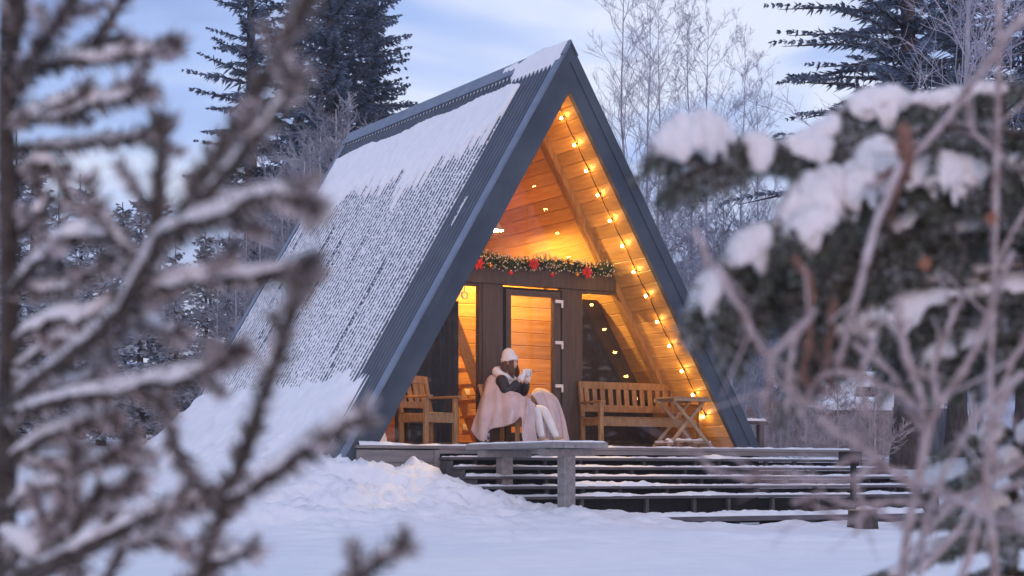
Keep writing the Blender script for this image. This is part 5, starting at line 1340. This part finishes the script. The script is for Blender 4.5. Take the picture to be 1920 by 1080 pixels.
# ------------------------------------------------------------------ near right: a snowy spruce and a bare shrub
base = np.array([*at(2150, 893, 3.0)[:2], 0.0])
nsp = thing('near_spruce_tree', 'out-of-focus green spruce boughs loaded with snow at upper right', 'tree', tuple(base))
tp = np.array([[0, 0, -0.1], [0.0, 0.01, 0.5], [0.01, 0, 1.2], [0, 0, 2.2]], float)
MB().tube(cat(tp, 14), np.linspace(0.05, 0.03, 14), 10).build('trunk', M['fgbark'], nsp, True)
RB = [
 # waypoints, stem radius, snow [(t0, t1, radius)], twig length, twigs
 ([(2150, 200, 3.0), (1920, 165, 2.9), (1800, 180, 2.85), (1690, 195, 2.8), (1585, 205, 2.75)], 0.008, [(0.3, 0.78, 0.014), (0.72, 1.0, 0.028)], 0.09, 16),
 ([(2150, 320, 3.0), (1900, 250, 2.8), (1700, 245, 2.7), (1560, 275, 2.65), (1430, 275, 2.6), (1320, 265, 2.58), (1222, 288, 2.55)], 0.008, [(0.50, 0.62, 0.020), (0.64, 0.73, 0.022), (0.75, 1.0, 0.038)], 0.075, 22),
 ([(1720, 245, 2.7), (1620, 320, 2.65), (1520, 385, 2.6), (1420, 455, 2.55), (1340, 520, 2.52), (1300, 590, 2.5)], 0.007, [(0.10, 0.27, 0.034), (0.29, 0.52, 0.040), (0.56, 0.74, 0.028), (0.79, 0.97, 0.022)], 0.10, 20),
 ([(1650, 280, 2.65), (1585, 360, 2.6), (1520, 420, 2.55), (1460, 470, 2.5)], 0.006, [(0.15, 0.46, 0.030), (0.52, 0.85, 0.028)], 0.10, 14),
 ([(2150, 400, 3.0), (1950, 330, 2.85), (1830, 325, 2.8), (1750, 320, 2.75), (1690, 350, 2.7)], 0.008, [(0.45, 1.0, 0.030)], 0.11, 18),
 ([(2150, 460, 3.0), (1980, 420, 2.9), (1840, 420, 2.85), (1720, 440, 2.8), (1600, 480, 2.75), (1500, 530, 2.7)], 0.008, [(0.2, 0.6, 0.016)], 0.13, 26),
 ([(2150, 540, 3.05), (1950, 500, 2.95), (1800, 510, 2.9), (1680, 540, 2.85), (1580, 590, 2.8)], 0.008, [(0.3, 0.7, 0.014)], 0.13, 24),
 ([(1800, 330, 2.8), (1700, 400, 2.75), (1640, 470, 2.7), (1560, 560, 2.7)], 0.006, [(0.2, 0.5, 0.018)], 0.12, 18),
 ([(1590, 205, 2.75), (1540, 250, 2.72), (1470, 275, 2.7)], 0.005, [(0.2, 0.95, 0.020)], 0.07, 9),
 ([(1910, 250, 2.85), (1820, 260, 2.82), (1720, 290, 2.8), (1650, 300, 2.78)], 0.006, [(0.1, 0.5, 0.012)], 0.12, 16),
 ([(2150, 620, 3.1), (1980, 590, 3.0), (1860, 590, 3.0), (1760, 620, 2.95)], 0.007, [(0.3, 0.8, 0.014)], 0.14, 18)]
RB += [
 ([(1620, 400, 2.7), (1500, 440, 2.65), (1400, 490, 2.6), (1325, 600, 2.55)], 0.005, [(0.2, 0.6, 0.014)], 0.10, 22),
 ([(1600, 470, 2.7), (1490, 510, 2.65), (1410, 560, 2.6), (1370, 640, 2.58)], 0.005, [(0.3, 0.7, 0.010)], 0.10, 20),
 ([(1440, 275, 2.6), (1360, 300, 2.58), (1290, 325, 2.56), (1255, 345, 2.55)], 0.004, [], 0.06, 12),
 ([(1700, 500, 2.8), (1600, 560, 2.75), (1540, 620, 2.7), (1500, 690, 2.68)], 0.005, [(0.2, 0.5, 0.010)], 0.11, 22)]
for k in range(13):
    y0 = 330 + 26 * k + rl2.uniform(-14, 14); x1 = rl2.uniform(1360, 1640) if k < 10 else rl2.uniform(1600, 1750); dp = rl2.uniform(2.75, 3.3)
    RB.append(([(2150, y0 - 60, dp + 0.2), (1960, y0 - 30, dp + 0.1), (0.5 * (1960 + x1), y0 + rl2.uniform(-20, 10), dp), (x1, y0 + rl2.uniform(20, 80), dp - 0.1)], 0.006,
               [(0.25, 0.6, rl2.uniform(0.010, 0.018)), (0.6, 1.0, rl2.uniform(0.012, 0.024))], 0.13, 22))
for pts, r, sn_, tw, nt_ in RB:
    P = px_path(pts, 40) - base; n = len(P)
    b = MB().tube(P, np.linspace(r, r * 0.4, n), 8).build('branch', M['fgbark'], nsp, True)
    Q = [needles_on(P, 900, 0.020, rl2, 0.0016, r, 0.7)]; D_ = []; tws = MB()
    for k in range(nt_):
        f = 0.12 + 0.86 * (k + rl2.random()) / nt_; i = min(int(f * (n - 1)), n - 2); p = P[i]; d = P[i + 1] - P[i]; d /= np.linalg.norm(d)
        sd_ = np.cross(d, [0, 0, 1.0]); sd_ /= np.linalg.norm(sd_) + 1e-9
        for sg in (-1, 1):
            dd = d * 0.55 + sd_ * sg * rl2.uniform(0.3, 0.9) + np.array([0, 0, -rl2.uniform(0.25, 0.9)]); dd /= np.linalg.norm(dd)
            l = tw * rl2.uniform(0.5, 1.15) * (1.1 - 0.4 * f)
            tq = np.array([p + dd * l * q + np.array([0, 0, -0.25 * l * q * q]) for q in np.linspace(0, 1, 6)])
            tws.tube(tq, np.linspace(0.003, 0.0015, 6), 4)
            Q.append(needles_on(tq, 800, 0.019, rl2, 0.0016, 0.002, 0.7, 0.2)); D_.append(needles_on(tq, 420, 0.019, rl2, 0.0016, 0.002, 0.7, 0.4))
            if rl2.random() < 0.28:
                pass
    tag(tws.build('twigs', M['fgbark'], b, True), kind='stuff'); tag(quads_mesh('dark_needles', np.concatenate(D_), M['fgdark'], b), kind='stuff')
    tag(quads_mesh('needles', np.concatenate(Q), M['fggreen'], b), kind='stuff')
    mb = MB()
    for t0, t1, sr in sn_:
        snow_cap(mb, P, t0, t1, sr * 1.5, sr * 1.18, rl2, 0.9)
        if sr > 0.018: snow_cap(mb, P + np.array([0, -0.5 * sr, -0.3 * sr]), t0 + 0.1 * (t1 - t0), t1 - 0.15 * (t1 - t0), sr * 1.3, sr * 1.1, rl2, 1.3)
    if sn_: mb.build('snow', M['cap'], b, True)

base = np.array([*at(1760, 893, 2.6)[:2], 0.0])
shr = thing('near_shrub', 'out-of-focus bare pinkish shrub with rimed twigs at the right edge', 'shrub', tuple(base))
TW = [
 ([(1790, 960, 2.5), (1700, 930, 2.45), (1610, 935, 2.4), (1540, 915, 2.4), (1480, 930, 2.4)], 0.0030, 0),
 ([(1720, 930, 2.5), (1660, 880, 2.45), (1600, 860, 2.42), (1560, 875, 2.4)], 0.0030, 0),
 ([(1700, 990, 2.5), (1640, 960, 2.45), (1590, 985, 2.4), (1530, 960, 2.4)], 0.0028, 0),
 ([(1640, 850, 2.4), (1610, 900, 2.4), (1620, 960, 2.4), (1600, 1010, 2.4)], 0.0028, 0),
 ([(1560, 770, 2.4), (1500, 740, 2.4), (1470, 690, 2.4), (1430, 660, 2.4)], 0.0028, 0),
 ([(1500, 780, 2.4), (1520, 720, 2.4), (1560, 690, 2.4)], 0.0026, 0),
 ([(1700, 1500, 2.5), (1690, 1080, 2.5), (1712, 930, 2.5), (1740, 790, 2.5), (1790, 720, 2.5), (1850, 590, 2.5), (1900, 470, 2.5)], 0.0075, 0),
 ([(1720, 910, 2.5), (1640, 850, 2.4), (1590, 800, 2.35), (1555, 770, 2.3)], 0.0055, 0),
 ([(1700, 900, 2.5), (1800, 945, 2.4), (1870, 985, 2.35), (1940, 1010, 2.3)], 0.006, 0),
 ([(1870, 1500, 2.7), (1868, 1080, 2.7), (1850, 900, 2.7), (1862, 600, 2.7), (1870, 300, 2.7), (1880, -30, 2.7)], 0.0070, 0),
 ([(1930, 20, 2.4), (1850, 115, 2.45), (1790, 195, 2.5), (1730, 265, 2.5), (1680, 310, 2.5), (1620, 350, 2.5)], 0.0068, 0),
 ([(1690, 305, 2.5), (1640, 430, 2.45), (1610, 520, 2.4), (1590, 590, 2.4), (1560, 680, 2.4)], 0.0062, 0),
 ([(1345, 500, 2.3), (1385, 580, 2.3), (1440, 668, 2.3), (1490, 630, 2.3), (1530, 590, 2.3)], 0.0052, 0),
 ([(1440, 668, 2.3), (1450, 720, 2.3), (1440, 770, 2.3)], 0.004, 0),
 ([(1680, 560, 2.45), (1690, 640, 2.45), (1715, 710, 2.45), (1745, 780, 2.45)], 0.0075, 0),
 ([(1600, 640, 2.5), (1680, 710, 2.5), (1730, 800, 2.5)], 0.004, 0),
 ([(1490, 480, 2.4), (1518, 545, 2.4), (1512, 640, 2.4), (1505, 720, 2.4)], 0.0065, 1),
 ([(1560, 560, 2.5), (1555, 640, 2.5), (1560, 720, 2.5)], 0.0065, 1),
 ([(1690, 240, 2.5), (1695, 290, 2.5), (1690, 340, 2.5)], 0.012, 1),
 ([(1500, 620, 2.4), (1480, 680, 2.4), (1475, 760, 2.4)], 0.0045, 0),
 ([(1640, 640, 2.4), (1620, 700, 2.4), (1630, 790, 2.4)], 0.0045, 0),
 ([(1920, 700, 2.5), (1850, 760, 2.5), (1790, 850, 2.5), (1740, 960, 2.5), (1720, 1080, 2.5)], 0.0055, 0),
 ([(1930, 860, 2.6), (1850, 900, 2.6), (1770, 960, 2.6), (1690, 1040, 2.6)], 0.005, 0),
 ([(1720, 1080, 2.4), (1790, 1000, 2.4), (1860, 930, 2.4), (1930, 900, 2.4)], 0.005, 0),
 ([(1930, 620, 2.6), (1890, 700, 2.6), (1860, 800, 2.6), (1875, 900, 2.6)], 0.0055, 0),
 ([(1800, 1100, 2.4), (1830, 960, 2.4), (1850, 820, 2.4), (1900, 700, 2.4)], 0.006, 0),
 ([(1740, 790, 2.5), (1700, 740, 2.45), (1640, 710, 2.4), (1580, 700, 2.4)], 0.0045, 0),
 ([(1760, 760, 2.5), (1750, 680, 2.5), (1780, 600, 2.5), (1800, 540, 2.5)], 0.005, 0),
 ([(1700, 880, 2.5), (1620, 880, 2.4), (1530, 900, 2.35), (1430, 870, 2.3), (1380, 890, 2.3)], 0.0028, 0),
 ([(1530, 900, 2.35), (1430, 900, 2.3), (1330, 880, 2.3), (1300, 855, 2.3)], 0.0026, 0),
 ([(1880, 300, 2.7), (1830, 240, 2.7), (1810, 170, 2.7)], 0.0035, 0),
 ([(1300, 430, 2.3), (1330, 480, 2.3), (1345, 500, 2.3)], 0.004, 0),
 ([(1865, 500, 2.7), (1910, 420, 2.7), (1960, 330, 2.7)], 0.004, 0)]
for pts, r, br in TW:
    P = px_path(pts, 26) - base
    P = P + 0.0012 * np.cumsum(rl2.normal(size=P.shape), 0)
    mb = MB().tube(P, np.linspace(r, r * 0.6, 26) * (1 + 0.12 * rl2.normal(size=26)), 8)
    for k in range(3):                       # side twiglets
        i = rl2.integers(3, 24); d = P[i + 1] - P[i - 1]; d /= np.linalg.norm(d); x = np.array([rl2.normal(), rl2.normal() * 0.5, rl2.normal()]); x -= x.dot(d) * d; x /= np.linalg.norm(x)
        l = rl2.uniform(0.03, 0.09); q = [P[i], P[i] + (d * 0.6 + x * 0.7) * l * 0.5, P[i] + (d * 0.9 + x) * l]
        mb.tube(q, [r * 0.42, r * 0.33, r * 0.22], 5)
    b = mb.build('branch', M['fgtwig_brown' if br else 'fgtwig'], shr, True)
    if not br: tag(quads_mesh('rime', needles_on(P, 900, 0.005, rl2, 0.0011, r, 0.2), M['fgtwig'], b), kind='stuff')
for px, py, Y in ((1735, 495, 2.5), (1860, 410, 2.6), (1690, 275, 2.55)):
    p = at(px, py, Y) - base
    lf = MB(); k = 9
    V = [p]
    for j in range(k):
        a = 2 * PI * j / k; V.append(p + np.array([0.009 * math.cos(a) * (1 + 0.2 * math.sin(3 * a)), 0.006 * math.cos(2 * a), 0.011 * math.sin(a)]))
    lf.add(V, [(0, 1 + j, 1 + (j + 1) % k) for j in range(k)]); lf.build('withered_leaf', M['leaf'], shr, True)
# low snowy bough at the lower right corner
base = np.array([*at(1850, 893, 3.4)[:2], 0.0])
lb = thing('near_young_spruce', 'out-of-focus young spruce under snow in the lower right corner', 'tree', tuple(base))
MB().tube(np.array([[0.05, 0, -0.1], [0.05, 0, 0.3], [0.06, 0, 0.75]]), [0.02, 0.015, 0.006], 8).build('trunk', M['fgbark'], lb, True)
for k in range(44):
    a = rl2.uniform(0, 2 * PI); z = rl2.uniform(0.22, 0.72); L = (0.44 - 0.36 * (z - 0.12) / 0.6) * rl2.uniform(0.75, 1.2)
    d = np.array([math.cos(a), math.sin(a), 0.05])
    P = np.array([np.array([0.05, 0, z]) + d * L * q + np.array([0, 0, -0.35 * L * q * q]) for q in np.linspace(0, 1, 16)])
    b = MB().tube(P, np.linspace(0.005, 0.002, 16), 6).build('branch', M['fgbark'], lb, True)
    Q = [needles_on(P, 1500, 0.016, rl2, 0.0014, 0.003)]
    sd_ = np.cross(d, [0, 0, 1.0])
    for q in range(9):
        i = rl2.integers(3, 15)
        for sg in (-1, 1):
            dd = d * 0.7 + sd_ * sg * 0.8 + np.array([0, 0, -0.35]); tq = np.array([P[i] + dd * 0.09 * t for t in np.linspace(0, 1, 5)]); Q.append(needles_on(tq, 1300, 0.016, rl2, 0.0014, 0.002))
    tag(quads_mesh('needles', np.concatenate(Q), M['fggreen'], b), kind='stuff')
    mb = MB(); _h = rl2.uniform(0.016, 0.034); snow_cap(mb, P, 0.12, 1.0, _h * 1.5, _h, rl2, 0.8, 18, 7); mb.build('snow', M['cap'], b, True)

# winter air
hz_ = MB().box(-256, 256, -8, 296, -6, 44)
hm_ = bpy.data.materials.new('winter_haze'); hm_.use_nodes = True
_nt = hm_.node_tree; _nt.nodes.clear(); _o = _nt.nodes.new('ShaderNodeOutputMaterial'); _v = _nt.nodes.new('ShaderNodeVolumePrincipled')
_v.inputs['Color'].default_value = (0.86, 0.90, 1.0, 1); _v.inputs['Density'].default_value = 0.0007; _v.inputs['Anisotropy'].default_value = 0.0
_nt.links.new(_v.outputs[0], _o.inputs['Volume'])
tag(hz_.build('haze', hm_), kind='stuff')
